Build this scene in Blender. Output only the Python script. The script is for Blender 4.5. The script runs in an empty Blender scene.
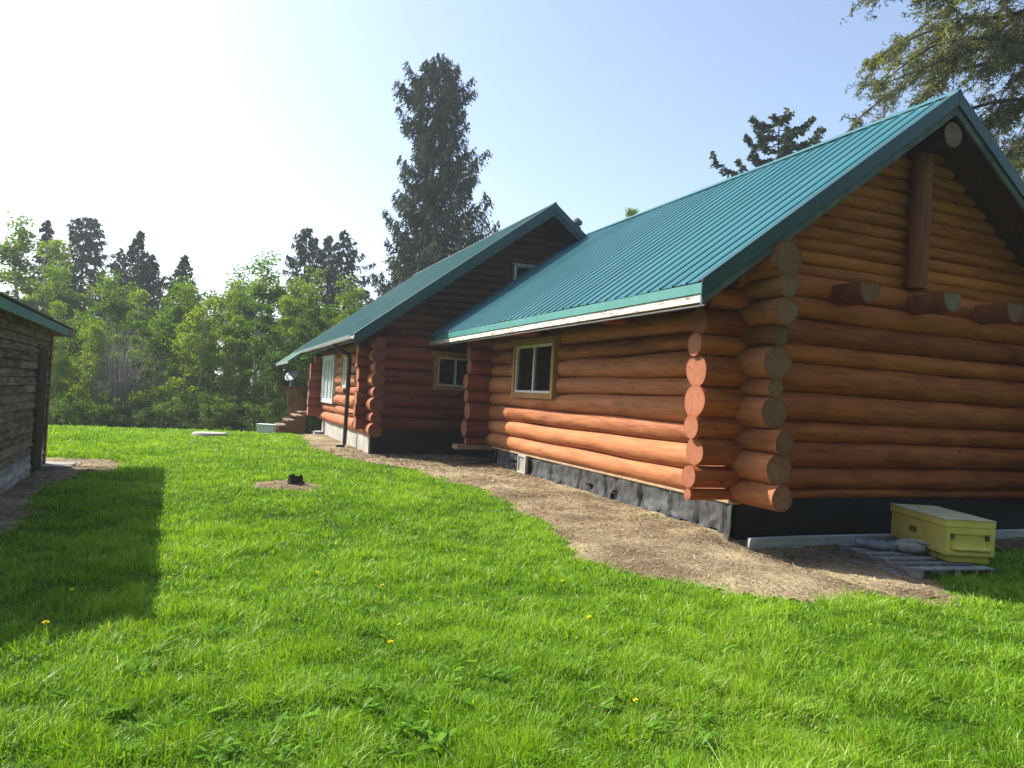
import bpy, math, random
import numpy as np
from mathutils import Matrix, Vector

S = bpy.context.scene
COL = S.collection
R_ = math.radians
rng = np.random.default_rng(7)
random.seed(7)

# ------------------------------------------------------------------ camera
cam_d = bpy.data.cameras.new('camera')
cam_d.sensor_width = 36.0
cam_d.lens = 740.0 * 36.0 / 1024.0
cam_d.clip_start = 0.05
cam_d.clip_end = 6000
cam = bpy.data.objects.new('camera', cam_d)
COL.objects.link(cam)
CAMR = np.array([[0.923, 0.057, 0.381], [-0.381, -0.004, 0.925], [0.054, -0.998, 0.018]])
CAMH = 1.55
M = Matrix(((CAMR[0][0], -CAMR[0][1], -CAMR[0][2], 0.0),
            (CAMR[1][0], -CAMR[1][1], -CAMR[1][2], 0.0),
            (CAMR[2][0], -CAMR[2][1], -CAMR[2][2], CAMH),
            (0, 0, 0, 1)))
loc, rot, sc = M.decompose()
cam.location = loc
cam.rotation_mode = 'QUATERNION'
cam.rotation_quaternion = rot
S.camera = cam

# ------------------------------------------------------------------ world, sun, exposure
SUN_EL = R_(44.0)
SUN_AZ = R_(-45.0)          # from +Y towards +X
w = bpy.data.worlds.new('World')
S.world = w
w.use_nodes = True
nt = w.node_tree
nt.nodes.clear()
sky = nt.nodes.new('ShaderNodeTexSky')
sky.sky_type = 'NISHITA'
sky.sun_disc = False
sky.sun_elevation = SUN_EL
sky.sun_rotation = SUN_AZ
sky.air_density = 1.0
sky.dust_density = 2.0
sky.ozone_density = 1.0
bg = nt.nodes.new('ShaderNodeBackground')
bg.inputs['Strength'].default_value = 0.132
out = nt.nodes.new('ShaderNodeOutputWorld')
nt.links.new(sky.outputs[0], bg.inputs[0])
nt.links.new(bg.outputs[0], out.inputs[0])

sun_d = bpy.data.lights.new('sun', 'SUN')
sun_d.energy = 5.0
sun_d.angle = R_(0.5)
sun_d.color = (1.0, 0.94, 0.84)
sun = bpy.data.objects.new('sun', sun_d)
COL.objects.link(sun)
sdir = Vector((math.sin(SUN_AZ) * math.cos(SUN_EL), math.cos(SUN_AZ) * math.cos(SUN_EL), math.sin(SUN_EL)))
sun.rotation_mode = 'QUATERNION'
sun.rotation_quaternion = sdir.to_track_quat('Z', 'Y')
sun.location = (-20, 20, 30)

S.view_settings.view_transform = 'Standard'
S.view_settings.look = 'None'
S.view_settings.gamma = 1.0
S.view_settings.use_curve_mapping = False
S.view_settings.exposure = 0.98
S.cycles.max_bounces = 6
S.cycles.diffuse_bounces = 3
S.cycles.transmission_bounces = 4
S.cycles.transparent_max_bounces = 4
S.cycles.caustics_reflective = False
S.cycles.caustics_refractive = False


# ------------------------------------------------------------------ mesh helpers
class MB:
    """collects geometry; build() links it as ONE mesh object"""
    def __init__(s):
        s.v = []; s.f = []; s.m = []; s.sm = []; s.t = []; s.r = []; s.n = 0

    def add(s, V, F, mat=0, smooth=False, tone=0.5, rad=None):
        V = np.asarray(V, float).reshape(-1, 3)
        s.v.append(V)
        s.t.append(np.full(len(V), tone) if np.isscalar(tone) else np.asarray(tone, float))
        s.r.append(np.ones(len(V)) if rad is None else np.asarray(rad, float))
        for f in F:
            s.f.append(tuple(i + s.n for i in f)); s.m.append(mat); s.sm.append(smooth)
        s.n += len(V)

    def box(s, x0, x1, y0, y1, z0, z1, mat=0, tone=None):
        V = [(x0, y0, z0), (x1, y0, z0), (x1, y1, z0), (x0, y1, z0), (x0, y0, z1), (x1, y0, z1), (x1, y1, z1), (x0, y1, z1)]
        F = [(3, 2, 1, 0), (4, 5, 6, 7), (0, 1, 5, 4), (1, 2, 6, 5), (2, 3, 7, 6), (3, 0, 4, 7)]
        s.add(V, F, mat, False, rng.random() if tone is None else tone)

    def hexa(s, V, mat=0, tone=None):
        F = [(3, 2, 1, 0), (4, 5, 6, 7), (0, 1, 5, 4), (1, 2, 6, 5), (2, 3, 7, 6), (3, 0, 4, 7)]
        s.add(V, F, mat, False, rng.random() if tone is None else tone)

    def obox(s, c, ax, ay, az, hx, hy, hz, mat=0, tone=None):
        c, ax, ay, az = map(lambda a: np.asarray(a, float), (c, ax, ay, az))
        V = []
        for sz in (-1, 1):
            for sx, sy in ((-1, -1), (1, -1), (1, 1), (-1, 1)):
                V.append(c + ax * hx * sx + ay * hy * sy + az * hz * sz)
        s.hexa(V, mat, tone)

    def tube(s, P, rad, seg=8, mat=0, tone=0.5, cap=True, capmat=None, wob=None, noise=0.0):
        P = np.asarray(P, float); n = len(P)
        rad = np.broadcast_to(np.asarray(rad, float), (n,))
        T = np.gradient(P, axis=0); T /= np.linalg.norm(T, axis=1)[:, None] + 1e-9
        ref = np.array([0, 0, 1.0]) if abs(T[0][2]) < 0.9 else np.array([1.0, 0, 0])
        a = np.linspace(0, 2 * np.pi, seg, endpoint=False)
        V = []
        for i in range(n):
            u = np.cross(T[i], ref); u /= np.linalg.norm(u) + 1e-9
            v = np.cross(u, T[i])
            rr = rad[i] * (1 + (wob(i, a) if wob else 0))
            V.append(P[i] + (np.cos(a) * rr)[:, None] * u + (np.sin(a) * rr)[:, None] * v)
        V = np.concatenate(V)
        F = []
        for i in range(n - 1):
            for j in range(seg):
                k = (j + 1) % seg
                F.append((i * seg + j, i * seg + k, (i + 1) * seg + k, (i + 1) * seg + j))
        s.add(V, F, mat, True, tone)
        if cap:
            cm = mat if capmat is None else capmat
            for i, rev in ((0, 0), (n - 1, 1)):
                ring = V[i * seg:(i + 1) * seg]
                CV = np.vstack([P[i][None], ring])
                CF = [((0, 1 + j, 1 + (j + 1) % seg) if rev else (0, 1 + (j + 1) % seg, 1 + j)) for j in range(seg)]
                s.add(CV, CF, cm, False, tone, rad=[0.0] + [1.0] * seg)

    def build(s, name, mats, parent=None, bevel=0.0):
        org = np.zeros(3)
        p = parent
        while p is not None:
            if p.type == 'EMPTY': org = org + np.array(p.location)
            p = p.parent
        me = bpy.data.meshes.new(name)
        V = np.concatenate(s.v) - org
        me.from_pydata(V.tolist(), [], s.f)
        if not isinstance(mats, (list, tuple)): mats = [mats]
        for m in mats: me.materials.append(m)
        me.polygons.foreach_set('material_index', s.m)
        me.polygons.foreach_set('use_smooth', s.sm)
        at = me.attributes.new('tone', 'FLOAT', 'POINT'); at.data.foreach_set('value', np.concatenate(s.t).astype(np.float32))
        at = me.attributes.new('rad', 'FLOAT', 'POINT'); at.data.foreach_set('value', np.concatenate(s.r).astype(np.float32))
        me.update()
        o = bpy.data.objects.new(name, me)
        COL.objects.link(o)
        if parent is not None: o.parent = parent
        if bevel > 0:
            b = o.modifiers.new('bevel', 'BEVEL'); b.width = bevel; b.segments = 2; b.limit_method = 'ANGLE'
        return o


def tag(o, label=None, cat=None, group=None, kind=None):
    if label: o['label'] = label
    if cat: o['category'] = cat
    if group: o['group'] = group
    if kind: o['kind'] = kind
    return o


def thing(name, label, cat, loc=(0, 0, 0), rz=0.0, group=None):
    o = bpy.data.objects.new(name, None)
    o.empty_display_size = 0.3
    COL.objects.link(o)
    o.location = loc; o.rotation_euler = (0, 0, rz)
    return tag(o, label, cat, group)


def fast_mesh(name, V, nper, tone, mat, parent=None, smooth=False):
    """V (N, nper, 3): N separate polygons of nper corners, one tone each"""
    N = len(V)
    me = bpy.data.meshes.new(name)
    me.vertices.add(N * nper); me.loops.add(N * nper); me.polygons.add(N)
    me.vertices.foreach_set('co', V.astype(np.float32).ravel())
    me.loops.foreach_set('vertex_index', np.arange(N * nper, dtype=np.int32))
    me.polygons.foreach_set('loop_start', np.arange(0, N * nper, nper, dtype=np.int32))
    me.polygons.foreach_set('loop_total', np.full(N, nper, dtype=np.int32))
    at = me.attributes.new('tone', 'FLOAT', 'POINT')
    at.data.foreach_set('value', np.repeat(tone, nper).astype(np.float32))
    me.materials.append(mat)
    me.update(calc_edges=True)
    o = bpy.data.objects.new(name, me)
    COL.objects.link(o)
    if parent is not None: o.parent = parent
    return o


def vnoise(x, y, seed=0):
    """smooth value noise, numpy"""
    x = np.asarray(x, float); y = np.asarray(y, float)
    xi = np.floor(x).astype(np.int64); yi = np.floor(y).astype(np.int64)
    xf = x - xi; yf = y - yi
    def h(a, b):
        n = (a * 374761393 + b * 668265263 + seed * 1442695041) & 0x7fffffff
        n = ((n ^ (n >> 13)) * 1274126177) & 0x7fffffff
        return ((n ^ (n >> 16)) & 0xffff) / 65535.0
    u = xf * xf * (3 - 2 * xf); v = yf * yf * (3 - 2 * yf)
    return (h(xi, yi) * (1 - u) + h(xi + 1, yi) * u) * (1 - v) + (h(xi, yi + 1) * (1 - u) + h(xi + 1, yi + 1) * u) * v


def fbm(x, y, seed=0, o=3):
    r = 0; a = 0.5
    for k in range(o):
        r = r + a * vnoise(x * 2 ** k, y * 2 ** k, seed + k); a *= 0.5
    return r


# ------------------------------------------------------------------ materials
def new_mat(name):
    m = bpy.data.materials.new(name); m.use_nodes = True
    nt = m.node_tree
    b = nt.nodes['Principled BSDF']
    return m, nt, b


def ramp(nt, stops, fac):
    r = nt.nodes.new('ShaderNodeValToRGB')
    e = r.color_ramp.elements
    while len(e) < len(stops): e.new(0.5)
    for el, (p, c) in zip(e, stops):
        el.position = p; el.color = (*c, 1)
    nt.links.new(fac, r.inputs[0])
    return r.outputs[0]


def noise(nt, vec, scale, detail=3, rough=0.55):
    n = nt.nodes.new('ShaderNodeTexNoise')
    n.inputs['Scale'].default_value = scale; n.inputs['Detail'].default_value = detail; n.inputs['Roughness'].default_value = rough
    if vec is not None: nt.links.new(vec, n.inputs['Vector'])
    return n.outputs['Fac']


def mapped(nt, scale=(1, 1, 1)):
    tc = nt.nodes.new('ShaderNodeTexCoord'); mp = nt.nodes.new('ShaderNodeMapping')
    mp.inputs['Scale'].default_value = scale
    nt.links.new(tc.outputs['Object'], mp.inputs['Vector'])
    return mp.outputs[0]


def attr(nt, name):
    a = nt.nodes.new('ShaderNodeAttribute'); a.attribute_name = name
    return a.outputs['Fac']


def mth(nt, op, a, b=None, clamp=False):
    n = nt.nodes.new('ShaderNodeMath'); n.operation = op; n.use_clamp = clamp
    for i, x in enumerate((a, b)):
        if x is None: continue
        if isinstance(x, (int, float)): n.inputs[i].default_value = x
        else: nt.links.new(x, n.inputs[i])
    return n.outputs[0]


def mixc(nt, fac, a, b, mode='MIX'):
    n = nt.nodes.new('ShaderNodeMix'); n.data_type = 'RGBA'; n.blend_type = mode
    for i, x in ((0, fac), (6, a), (7, b)):
        if isinstance(x, (int, float)): n.inputs[i].default_value = x
        elif isinstance(x, tuple): n.inputs[i].default_value = (*x, 1)
        else: nt.links.new(x, n.inputs[i])
    return n.outputs[2]


def bump(nt, b, h, strength=0.3, dist=0.02):
    n = nt.nodes.new('ShaderNodeBump'); n.inputs['Strength'].default_value = strength; n.inputs['Distance'].default_value = dist
    nt.links.new(h, n.inputs['Height']); nt.links.new(n.outputs[0], b.inputs['Normal'])


def wood_mat(name, c0, c1, axis, rough=0.68, knots=True, spec=0.16):
    """stained timber with grain running along the given axis"""
    m, nt, b = new_mat(name)
    g = {'X': (0.6, 11, 11), 'Y': (11, 0.6, 11), 'Z': (11, 11, 0.6)}[axis]
    k = {'X': (1.6, 5, 5), 'Y': (5, 1.6, 5), 'Z': (5, 5, 1.6)}[axis]
    grain = noise(nt, mapped(nt, g), 3.0, 5, 0.65)
    blotch = noise(nt, mapped(nt, k), 1.0, 3)
    streak = noise(nt, mapped(nt, {'X': (0.9, 7, 7), 'Y': (7, 0.9, 7), 'Z': (7, 7, 0.9)}[axis]), 1.7, 4, 0.6)
    t = mth(nt, 'ADD', mth(nt, 'MULTIPLY', attr(nt, 'tone'), 0.42), mth(nt, 'MULTIPLY', blotch, 0.60))
    t = mth(nt, 'ADD', t, mth(nt, 'MULTIPLY', mth(nt, 'SUBTRACT', grain, 0.5), 0.75))
    t = mth(nt, 'ADD', t, mth(nt, 'MULTIPLY', mth(nt, 'SUBTRACT', streak, 0.45), 1.0))
    cm = tuple(a * 0.5 + b_ * 0.5 for a, b_ in zip(c0, c1))
    cd = (c0[0] * 0.62, c0[1] * 0.50, c0[2] * 0.48)
    col = ramp(nt, [(0.08, cd), (0.32, c0), (0.60, cm), (0.95, c1)], t)
    if knots:
        kn = nt.nodes.new('ShaderNodeTexVoronoi'); kn.inputs['Scale'].default_value = 1.0
        nt.links.new(mapped(nt, {'X': (1.5, 4, 4), 'Y': (4, 1.5, 4), 'Z': (4, 4, 1.5)}[axis]), kn.inputs['Vector'])
        f = mth(nt, 'LESS_THAN', mth(nt, 'ADD', kn.outputs['Distance'], mth(nt, 'MULTIPLY', grain, 0.10)), 0.115)
        col = mixc(nt, mth(nt, 'MULTIPLY', f, 0.75), col, tuple(x * 0.35 for x in c0))
        # drying checks: thin dark lines along the grain
        ck = noise(nt, mapped(nt, {'X': (0.5, 26, 26), 'Y': (26, 0.5, 26), 'Z': (26, 26, 0.5)}[axis]), 1.2, 2)
        f2 = mth(nt, 'GREATER_THAN', ck, 0.74)
        col = mixc(nt, mth(nt, 'MULTIPLY', f2, 0.55), col, tuple(x * 0.45 for x in c0))
    nt.links.new(col, b.inputs['Base Color'])
    b.inputs['Roughness'].default_value = rough
    b.inputs['Specular IOR Level'].default_value = spec
    bump(nt, b, grain, 0.35, 0.012)
    return m


def end_mat(name, c0, c1):
    """sawn log end with growth rings and radial checks"""
    m, nt, b = new_mat(name)
    r = attr(nt, 'rad')
    n = noise(nt, mapped(nt, (1, 1, 1)), 9.0, 3)
    rr = mth(nt, 'ADD', r, mth(nt, 'MULTIPLY', n, 0.16))
    s = mth(nt, 'SINE', mth(nt, 'MULTIPLY', rr, 46.0))
    s = mth(nt, 'SUBTRACT', s, mth(nt, 'MULTIPLY', mth(nt, 'POWER', r, 9.0), 2.2))
    n = mth(nt, 'ADD', mth(nt, 'MULTIPLY', n, 0.5), mth(nt, 'MULTIPLY', noise(nt, mapped(nt, (1, 1, 1)), 34.0, 4, 0.7), 0.5))
    t = mth(nt, 'ADD', mth(nt, 'MULTIPLY', s, 0.12), mth(nt, 'ADD', mth(nt, 'MULTIPLY', n, 0.7), mth(nt, 'MULTIPLY', attr(nt, 'tone'), 0.25)))
    col = ramp(nt, [(0.2, c0), (0.75, c1)], t)
    nt.links.new(col, b.inputs['Base Color'])
    b.inputs['Roughness'].default_value = 0.85
    b.inputs['Specular IOR Level'].default_value = 0.15
    bump(nt, b, s, 0.15, 0.004)
    return m


def plain_mat(name, c0, c1, scale=6.0, rough=0.6, metal=0.0, spec=0.4, bs=0.15, stretch=(1, 1, 1), th=(0.3, 0.75), bdist=0.01):
    m, nt, b = new_mat(name)
    v = mapped(nt, stretch)
    n = noise(nt, v, scale, 5, 0.6)
    t = mth(nt, 'ADD', n, mth(nt, 'MULTIPLY', mth(nt, 'SUBTRACT', attr(nt, 'tone'), 0.5), 0.3))
    nt.links.new(ramp(nt, [(th[0], c0), (th[1], c1)], t), b.inputs['Base Color'])
    b.inputs['Roughness'].default_value = rough; b.inputs['Metallic'].default_value = metal
    b.inputs['Specular IOR Level'].default_value = spec
    if bs: bump(nt, b, noise(nt, v, scale * 4, 4), bs, bdist)
    return m


def leaf_mat(name, stops, trans=0.45, gloss=0.04, tint=(1.0, 1.0, 0.55)):
    m = bpy.data.materials.new(name); m.use_nodes = True
    nt = m.node_tree; nt.nodes.clear()
    o = nt.nodes.new('ShaderNodeOutputMaterial')
    col = ramp(nt, stops, attr(nt, 'tone'))
    d = nt.nodes.new('ShaderNodeBsdfDiffuse'); nt.links.new(col, d.inputs['Color'])
    t = nt.nodes.new('ShaderNodeBsdfTranslucent')
    tc = mixc(nt, 1.0, col, tint, 'MULTIPLY'); nt.links.new(tc, t.inputs['Color'])
    mx = nt.nodes.new('ShaderNodeMixShader'); mx.inputs[0].default_value = trans
    nt.links.new(d.outputs[0], mx.inputs[1]); nt.links.new(t.outputs[0], mx.inputs[2])
    g = nt.nodes.new('ShaderNodeBsdfGlossy'); g.inputs['Roughness'].default_value = 0.42; g.inputs['Color'].default_value = (1, 1, 1, 1)
    m2 = nt.nodes.new('ShaderNodeMixShader'); m2.inputs[0].default_value = gloss
    nt.links.new(mx.outputs[0], m2.inputs[1]); nt.links.new(g.outputs[0], m2.inputs[2])
    nt.links.new(m2.outputs[0], o.inputs[0])
    return m


MT = {}
MT['log_long'] = wood_mat('stained log, sunny wall', (0.25, 0.085, 0.032), (0.50, 0.20, 0.085), 'Y')
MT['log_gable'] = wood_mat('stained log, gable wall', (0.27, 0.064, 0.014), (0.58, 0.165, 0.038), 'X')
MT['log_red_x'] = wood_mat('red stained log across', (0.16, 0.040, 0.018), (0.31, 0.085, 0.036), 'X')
MT['log_red_y'] = wood_mat('red stained log along', (0.26, 0.085, 0.040), (0.50, 0.19, 0.09), 'Y')
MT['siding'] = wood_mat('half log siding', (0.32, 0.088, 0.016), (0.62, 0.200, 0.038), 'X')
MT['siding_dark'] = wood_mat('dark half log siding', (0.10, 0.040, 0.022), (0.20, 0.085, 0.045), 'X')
MT['post'] = wood_mat('gable post timber', (0.17, 0.055, 0.025), (0.32, 0.115, 0.05), 'Z')
MT['end_pink'] = end_mat('stained log end', (0.26, 0.092, 0.048), (0.46, 0.185, 0.104))
MT['end_shaded'] = end_mat('shaded log end', (0.130, 0.058, 0.032), (0.34, 0.170, 0.092))  # ends turned from the sun: their shade is darkened into the base colour
MT['end_pale'] = end_mat('grey green log end', (0.15, 0.105, 0.065), (0.32, 0.24, 0.15))
MT['end_red'] = end_mat('red stained log end', (0.13, 0.040, 0.022), (0.27, 0.095, 0.058))
MT['roof'] = plain_mat('teal steel roofing', (0.011, 0.112, 0.132), (0.022, 0.152, 0.172), 0.9, 0.34, 0.0, 0.6, 0.08, (1, 1, 1), (0.25, 0.8), 0.02)
MT['roof_rear'] = plain_mat('green steel roofing, dusty', (0.070, 0.185, 0.160), (0.110, 0.235, 0.205), 1.2, 0.24, 0.0, 0.6, 0.04)  # paler, greener base than the near wing's teal sheets
MT['trim'] = plain_mat('teal steel trim', (0.006, 0.046, 0.052), (0.010, 0.064, 0.072), 2.0, 0.38, 0.0, 0.5, 0.05)  # darkened teal: the shade on the rakes is put into the base colour
MT['fascia'] = plain_mat('teal fascia', (0.045, 0.20, 0.18), (0.07, 0.26, 0.235), 2.5, 0.45, 0.0, 0.5, 0.05)
MT['white_worn'] = plain_mat('worn white fascia board', (0.26, 0.20, 0.14), (0.66, 0.62, 0.56), 5.0, 0.7, 0, 0.3, 0.2, (6, 1, 6), (0.36, 0.5))
MT['grey_board'] = plain_mat('weathered grey rake board', (0.05, 0.075, 0.08), (0.15, 0.175, 0.17), 5.0, 0.75, 0, 0.3, 0.2)
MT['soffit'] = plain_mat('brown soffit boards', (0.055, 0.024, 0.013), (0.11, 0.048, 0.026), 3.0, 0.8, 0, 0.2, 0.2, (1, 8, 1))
MT['tin'] = plain_mat('pale drip edge', (0.30, 0.33, 0.33), (0.46, 0.49, 0.48), 3.0, 0.35, 0.3, 0.5, 0.05)
MT['window_trim'] = wood_mat('window trim board', (0.30, 0.160, 0.060), (0.46, 0.265, 0.105), 'Z', 0.6, False)
MT['vinyl'] = plain_mat('white vinyl frame', (0.60, 0.61, 0.60), (0.74, 0.75, 0.74), 3.0, 0.4, 0, 0.4, 0.0)
MT['concrete'] = plain_mat('pale concrete', (0.27, 0.25, 0.22), (0.48, 0.46, 0.42), 4.0, 0.9, 0, 0.2, 0.25)
MT['black_tin'] = plain_mat('black downspout paint', (0.012, 0.011, 0.012), (0.028, 0.026, 0.028), 3.0, 0.4, 0, 0.5, 0.05)
MT['tar'] = plain_mat('black tar paper', (0.005, 0.005, 0.005), (0.014, 0.014, 0.014), 3.0, 0.75, 0, 0.3, 0.3)
MT['poly'] = plain_mat('black plastic sheet', (0.018, 0.019, 0.021), (0.095, 0.098, 0.100), 4.0, 0.36, 0, 0.5, 0.35, (1, 1.8, 0.7), (0.3, 0.7), 0.02)
MT['sill'] = plain_mat('raw sill board', (0.30, 0.20, 0.12), (0.48, 0.34, 0.21), 5.0, 0.8, 0, 0.2, 0.2)
MT['barn'] = plain_mat('weathered brown siding', (0.048, 0.033, 0.023), (0.28, 0.205, 0.145), 3.0, 0.9, 0, 0.15, 0.6, (3, 0.9, 7), (0.30, 0.72))
MT['barn_white'] = plain_mat('peeling whitewash siding', (0.20, 0.19, 0.18), (0.46, 0.46, 0.46), 3.0, 0.9, 0, 0.15, 0.5, (3, 0.9, 6), (0.3, 0.6))
MT['barn_door'] = plain_mat('dark brown door', (0.018, 0.011, 0.008), (0.045, 0.028, 0.020), 3.0, 0.8, 0, 0.2, 0.3, (6, 6, 0.8))
MT['shingle'] = plain_mat('mossy dark shingles', (0.022, 0.030, 0.026), (0.075, 0.085, 0.070), 8.0, 0.95, 0, 0.15, 0.6)
MT['barn_fascia'] = plain_mat('green painted fascia', (0.055, 0.15, 0.135), (0.095, 0.22, 0.20), 3.0, 0.7, 0, 0.3, 0.2)
MT['barn_bare'] = plain_mat('bare rotten wood', (0.07, 0.05, 0.035), (0.24, 0.18, 0.125), 8.0, 0.9, 0, 0.2, 0.4)
MT['yellow'] = plain_mat('yellow painted wood', (0.72, 0.59, 0.11), (0.86, 0.75, 0.20), 3.5, 0.6, 0, 0.35, 0.12)
MT['yellow_dark'] = plain_mat('dark yellow recess', (0.30, 0.17, 0.02), (0.46, 0.30, 0.04), 6.0, 0.7, 0, 0.3, 0.2)  # browner, darker yellow for the panel behind the hand hold
MT['lid'] = plain_mat('faded yellow lid top', (0.50, 0.46, 0.26), (0.72, 0.68, 0.46), 4.0, 0.6, 0, 0.35, 0.15)
MT['greywood'] = plain_mat('weathered grey plank', (0.15, 0.155, 0.16), (0.36, 0.37, 0.38), 3.0, 0.85, 0, 0.2, 0.3, (0.8, 5, 5))
MT['paleplank'] = plain_mat('pale grey plank', (0.40, 0.42, 0.44), (0.64, 0.67, 0.70), 3.0, 0.85, 0, 0.2, 0.3, (0.8, 5, 5))
MT['tarp'] = plain_mat('grey blue tarp', (0.14, 0.17, 0.21), (0.28, 0.32, 0.37), 6.0, 0.5, 0, 0.4, 0.3)
MT['bag'] = plain_mat('white feed bag', (0.26, 0.28, 0.27), (0.52, 0.53, 0.50), 6.0, 0.5, 0, 0.4, 0.25)
MT['deckwood'] = plain_mat('brown deck boards', (0.16, 0.105, 0.07), (0.33, 0.235, 0.165), 4.0, 0.8, 0, 0.2, 0.25)
MT['railwood'] = plain_mat('brown railing boards', (0.15, 0.075, 0.035), (0.29, 0.15, 0.075), 4.0, 0.8, 0, 0.2, 0.25)
MT['dish'] = plain_mat('grey dish paint', (0.05, 0.06, 0.068), (0.08, 0.092, 0.10), 3.0, 0.45, 0.1, 0.4, 0.03)
MT['tote'] = plain_mat('white plastic tote', (0.62, 0.63, 0.64), (0.76, 0.77, 0.78), 3.0, 0.4, 0, 0.4, 0.03)
MT['stumpbark'] = plain_mat('charred stump', (0.012, 0.009, 0.008), (0.075, 0.052, 0.042), 12.0, 0.95, 0, 0.15, 0.8)
MT['bark'] = plain_mat('grey brown bark', (0.045, 0.036, 0.030), (0.13, 0.11, 0.09), 6.0, 0.95, 0, 0.1, 0.6, (4, 4, 0.8))
MT['aspenbark'] = plain_mat('pale aspen bark', (0.16, 0.155, 0.13), (0.42, 0.41, 0.36), 5.0, 0.85, 0, 0.15, 0.2, (2, 2, 3), (0.25, 0.6))
MT['twig'] = plain_mat('grey dead twigs', (0.15, 0.13, 0.125), (0.30, 0.27, 0.26), 5.0, 0.95, 0, 0.1, 0.2)
MT['yellowflower'] = plain_mat('dandelion petals', (0.78, 0.60, 0.01), (0.88, 0.76, 0.03), 60.0, 0.7, 0, 0.2, 0.1)
MT['stem'] = plain_mat('dandelion stem', (0.10, 0.20, 0.03), (0.16, 0.28, 0.05), 10.0, 0.7, 0, 0.2, 0.0)

m, nt_, b = new_mat('dark window glass')
b.inputs['Base Color'].default_value = (0.006, 0.008, 0.009, 1); b.inputs['Roughness'].default_value = 0.04
b.inputs['Specular IOR Level'].default_value = 0.5
bump(nt_, b, noise(nt_, mapped(nt_, (1, 1, 1)), 1.3, 2), 0.03, 0.05)
MT['glass'] = m
m, nt_, b = new_mat('glass over pale blinds')
nt_.links.new(ramp(nt_, [(0.35, (0.36, 0.42, 0.42)), (0.7, (0.50, 0.56, 0.55))], noise(nt_, mapped(nt_, (1, 1, 9)), 3, 2)), b.inputs['Base Color'])
b.inputs['Roughness'].default_value = 0.12
MT['blindglass'] = m

MT['grass'] = leaf_mat('lawn grass blades', [(0.0, (0.055, 0.145, 0.005)), (0.5, (0.200, 0.395, 0.022)), (0.85, (0.345, 0.535, 0.050)), (0.93, (0.38, 0.42, 0.09)), (1.0, (0.52, 0.46, 0.22))], 0.5, 0.02, (1.0, 1.0, 0.35))
MT['weed'] = leaf_mat('broad lawn weeds', [(0.0, (0.06, 0.18, 0.015)), (1.0, (0.17, 0.36, 0.03))], 0.4, 0.008)
MT['aspen'] = leaf_mat('aspen leaves', [(0.0, (0.060, 0.135, 0.016)), (0.55, (0.150, 0.265, 0.026)), (1.0, (0.32, 0.40, 0.045))], 0.42, 0.006, (1, 1, 0.5))
MT['shrubleaf'] = leaf_mat('shrub leaves', [(0.0, (0.035, 0.085, 0.020)), (1.0, (0.19, 0.29, 0.045))], 0.38, 0.006)
MT['spruce'] = leaf_mat('spruce needles', [(0.0, (0.016, 0.034, 0.022)), (0.75, (0.045, 0.080, 0.042)), (1.0, (0.140, 0.150, 0.045))], 0.2, 0.008)
MT['pine'] = leaf_mat('pine needles', [(0.0, (0.060, 0.078, 0.042)), (0.6, (0.14, 0.155, 0.065)), (1.0, (0.32, 0.33, 0.05))], 0.35, 0.008)
MT['straw'] = leaf_mat('straw and bark litter', [(0.0, (0.06, 0.035, 0.02)), (0.35, (0.17, 0.12, 0.08)), (1.0, (0.56, 0.46, 0.28))], 0.1, 0.02)

# ground
m, nt_, b = new_mat('lawn soil')
v = mapped(nt_, (1, 1, 1))
g1 = noise(nt_, v, 0.5, 4); g2 = noise(nt_, v, 14, 4)
col = ramp(nt_, [(0.3, (0.022, 0.055, 0.006)), (0.6, (0.050, 0.115, 0.008)), (0.8, (0.075, 0.12, 0.02))], mth(nt_, 'ADD', mth(nt_, 'MULTIPLY', g1, 0.4), mth(nt_, 'MULTIPLY', g2, 0.6)))
nt_.links.new(col, b.inputs['Base Color']); b.inputs['Roughness'].default_value = 0.95; b.inputs['Specular IOR Level'].default_value = 0.1
bump(nt_, b, g2, 0.6, 0.03)
MT['lawn'] = m
m, nt_, b = new_mat('dry dirt and mulch')
v = mapped(nt_, (1, 1, 1))
g1 = noise(nt_, v, 1.1, 4); g2 = noise(nt_, v, 22, 5, 0.7)
col = ramp(nt_, [(0.30, (0.060, 0.040, 0.026)), (0.46, (0.175, 0.130, 0.080)), (0.68, (0.45, 0.37, 0.225))], mth(nt_, 'ADD', mth(nt_, 'MULTIPLY', g1, 0.6), mth(nt_, 'MULTIPLY', g2, 0.4)))
nt_.links.new(col, b.inputs['Base Color']); b.inputs['Roughness'].default_value = 0.95; b.inputs['Specular IOR Level'].default_value = 0.1
bump(nt_, b, g2, 1.0, 0.03)
MT['dirt'] = m


# ------------------------------------------------------------------ ground
def gz(x, y):
    x = np.asarray(x, float); y = np.asarray(y, float)
    z = -np.clip((y - 24.0) * 0.065, 0, 1.35)
    sm = lambda t: np.clip(t, 0, 1) ** 2 * (3 - 2 * np.clip(t, 0, 1))
    z = z - 0.20 * sm((x - 5.3) / 0.9) * sm((7.55 - y) / 0.7) * sm((y - 2.6) / 3.2)
    near = np.clip(1 - np.hypot(x, y) / 60.0, 0, 1)
    z = z + near * 0.05 * (fbm(x * 0.45, y * 0.45, 3) - 0.44)
    return z


def axis(lo, hi):
    inner = np.arange(-16, 34.01, 0.5)
    grow = 34 + np.cumsum(0.6 * 1.28 ** np.arange(26))
    grow2 = -16 - np.cumsum(0.6 * 1.28 ** np.arange(26))
    return np.concatenate([grow2[::-1], inner, grow])


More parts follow.
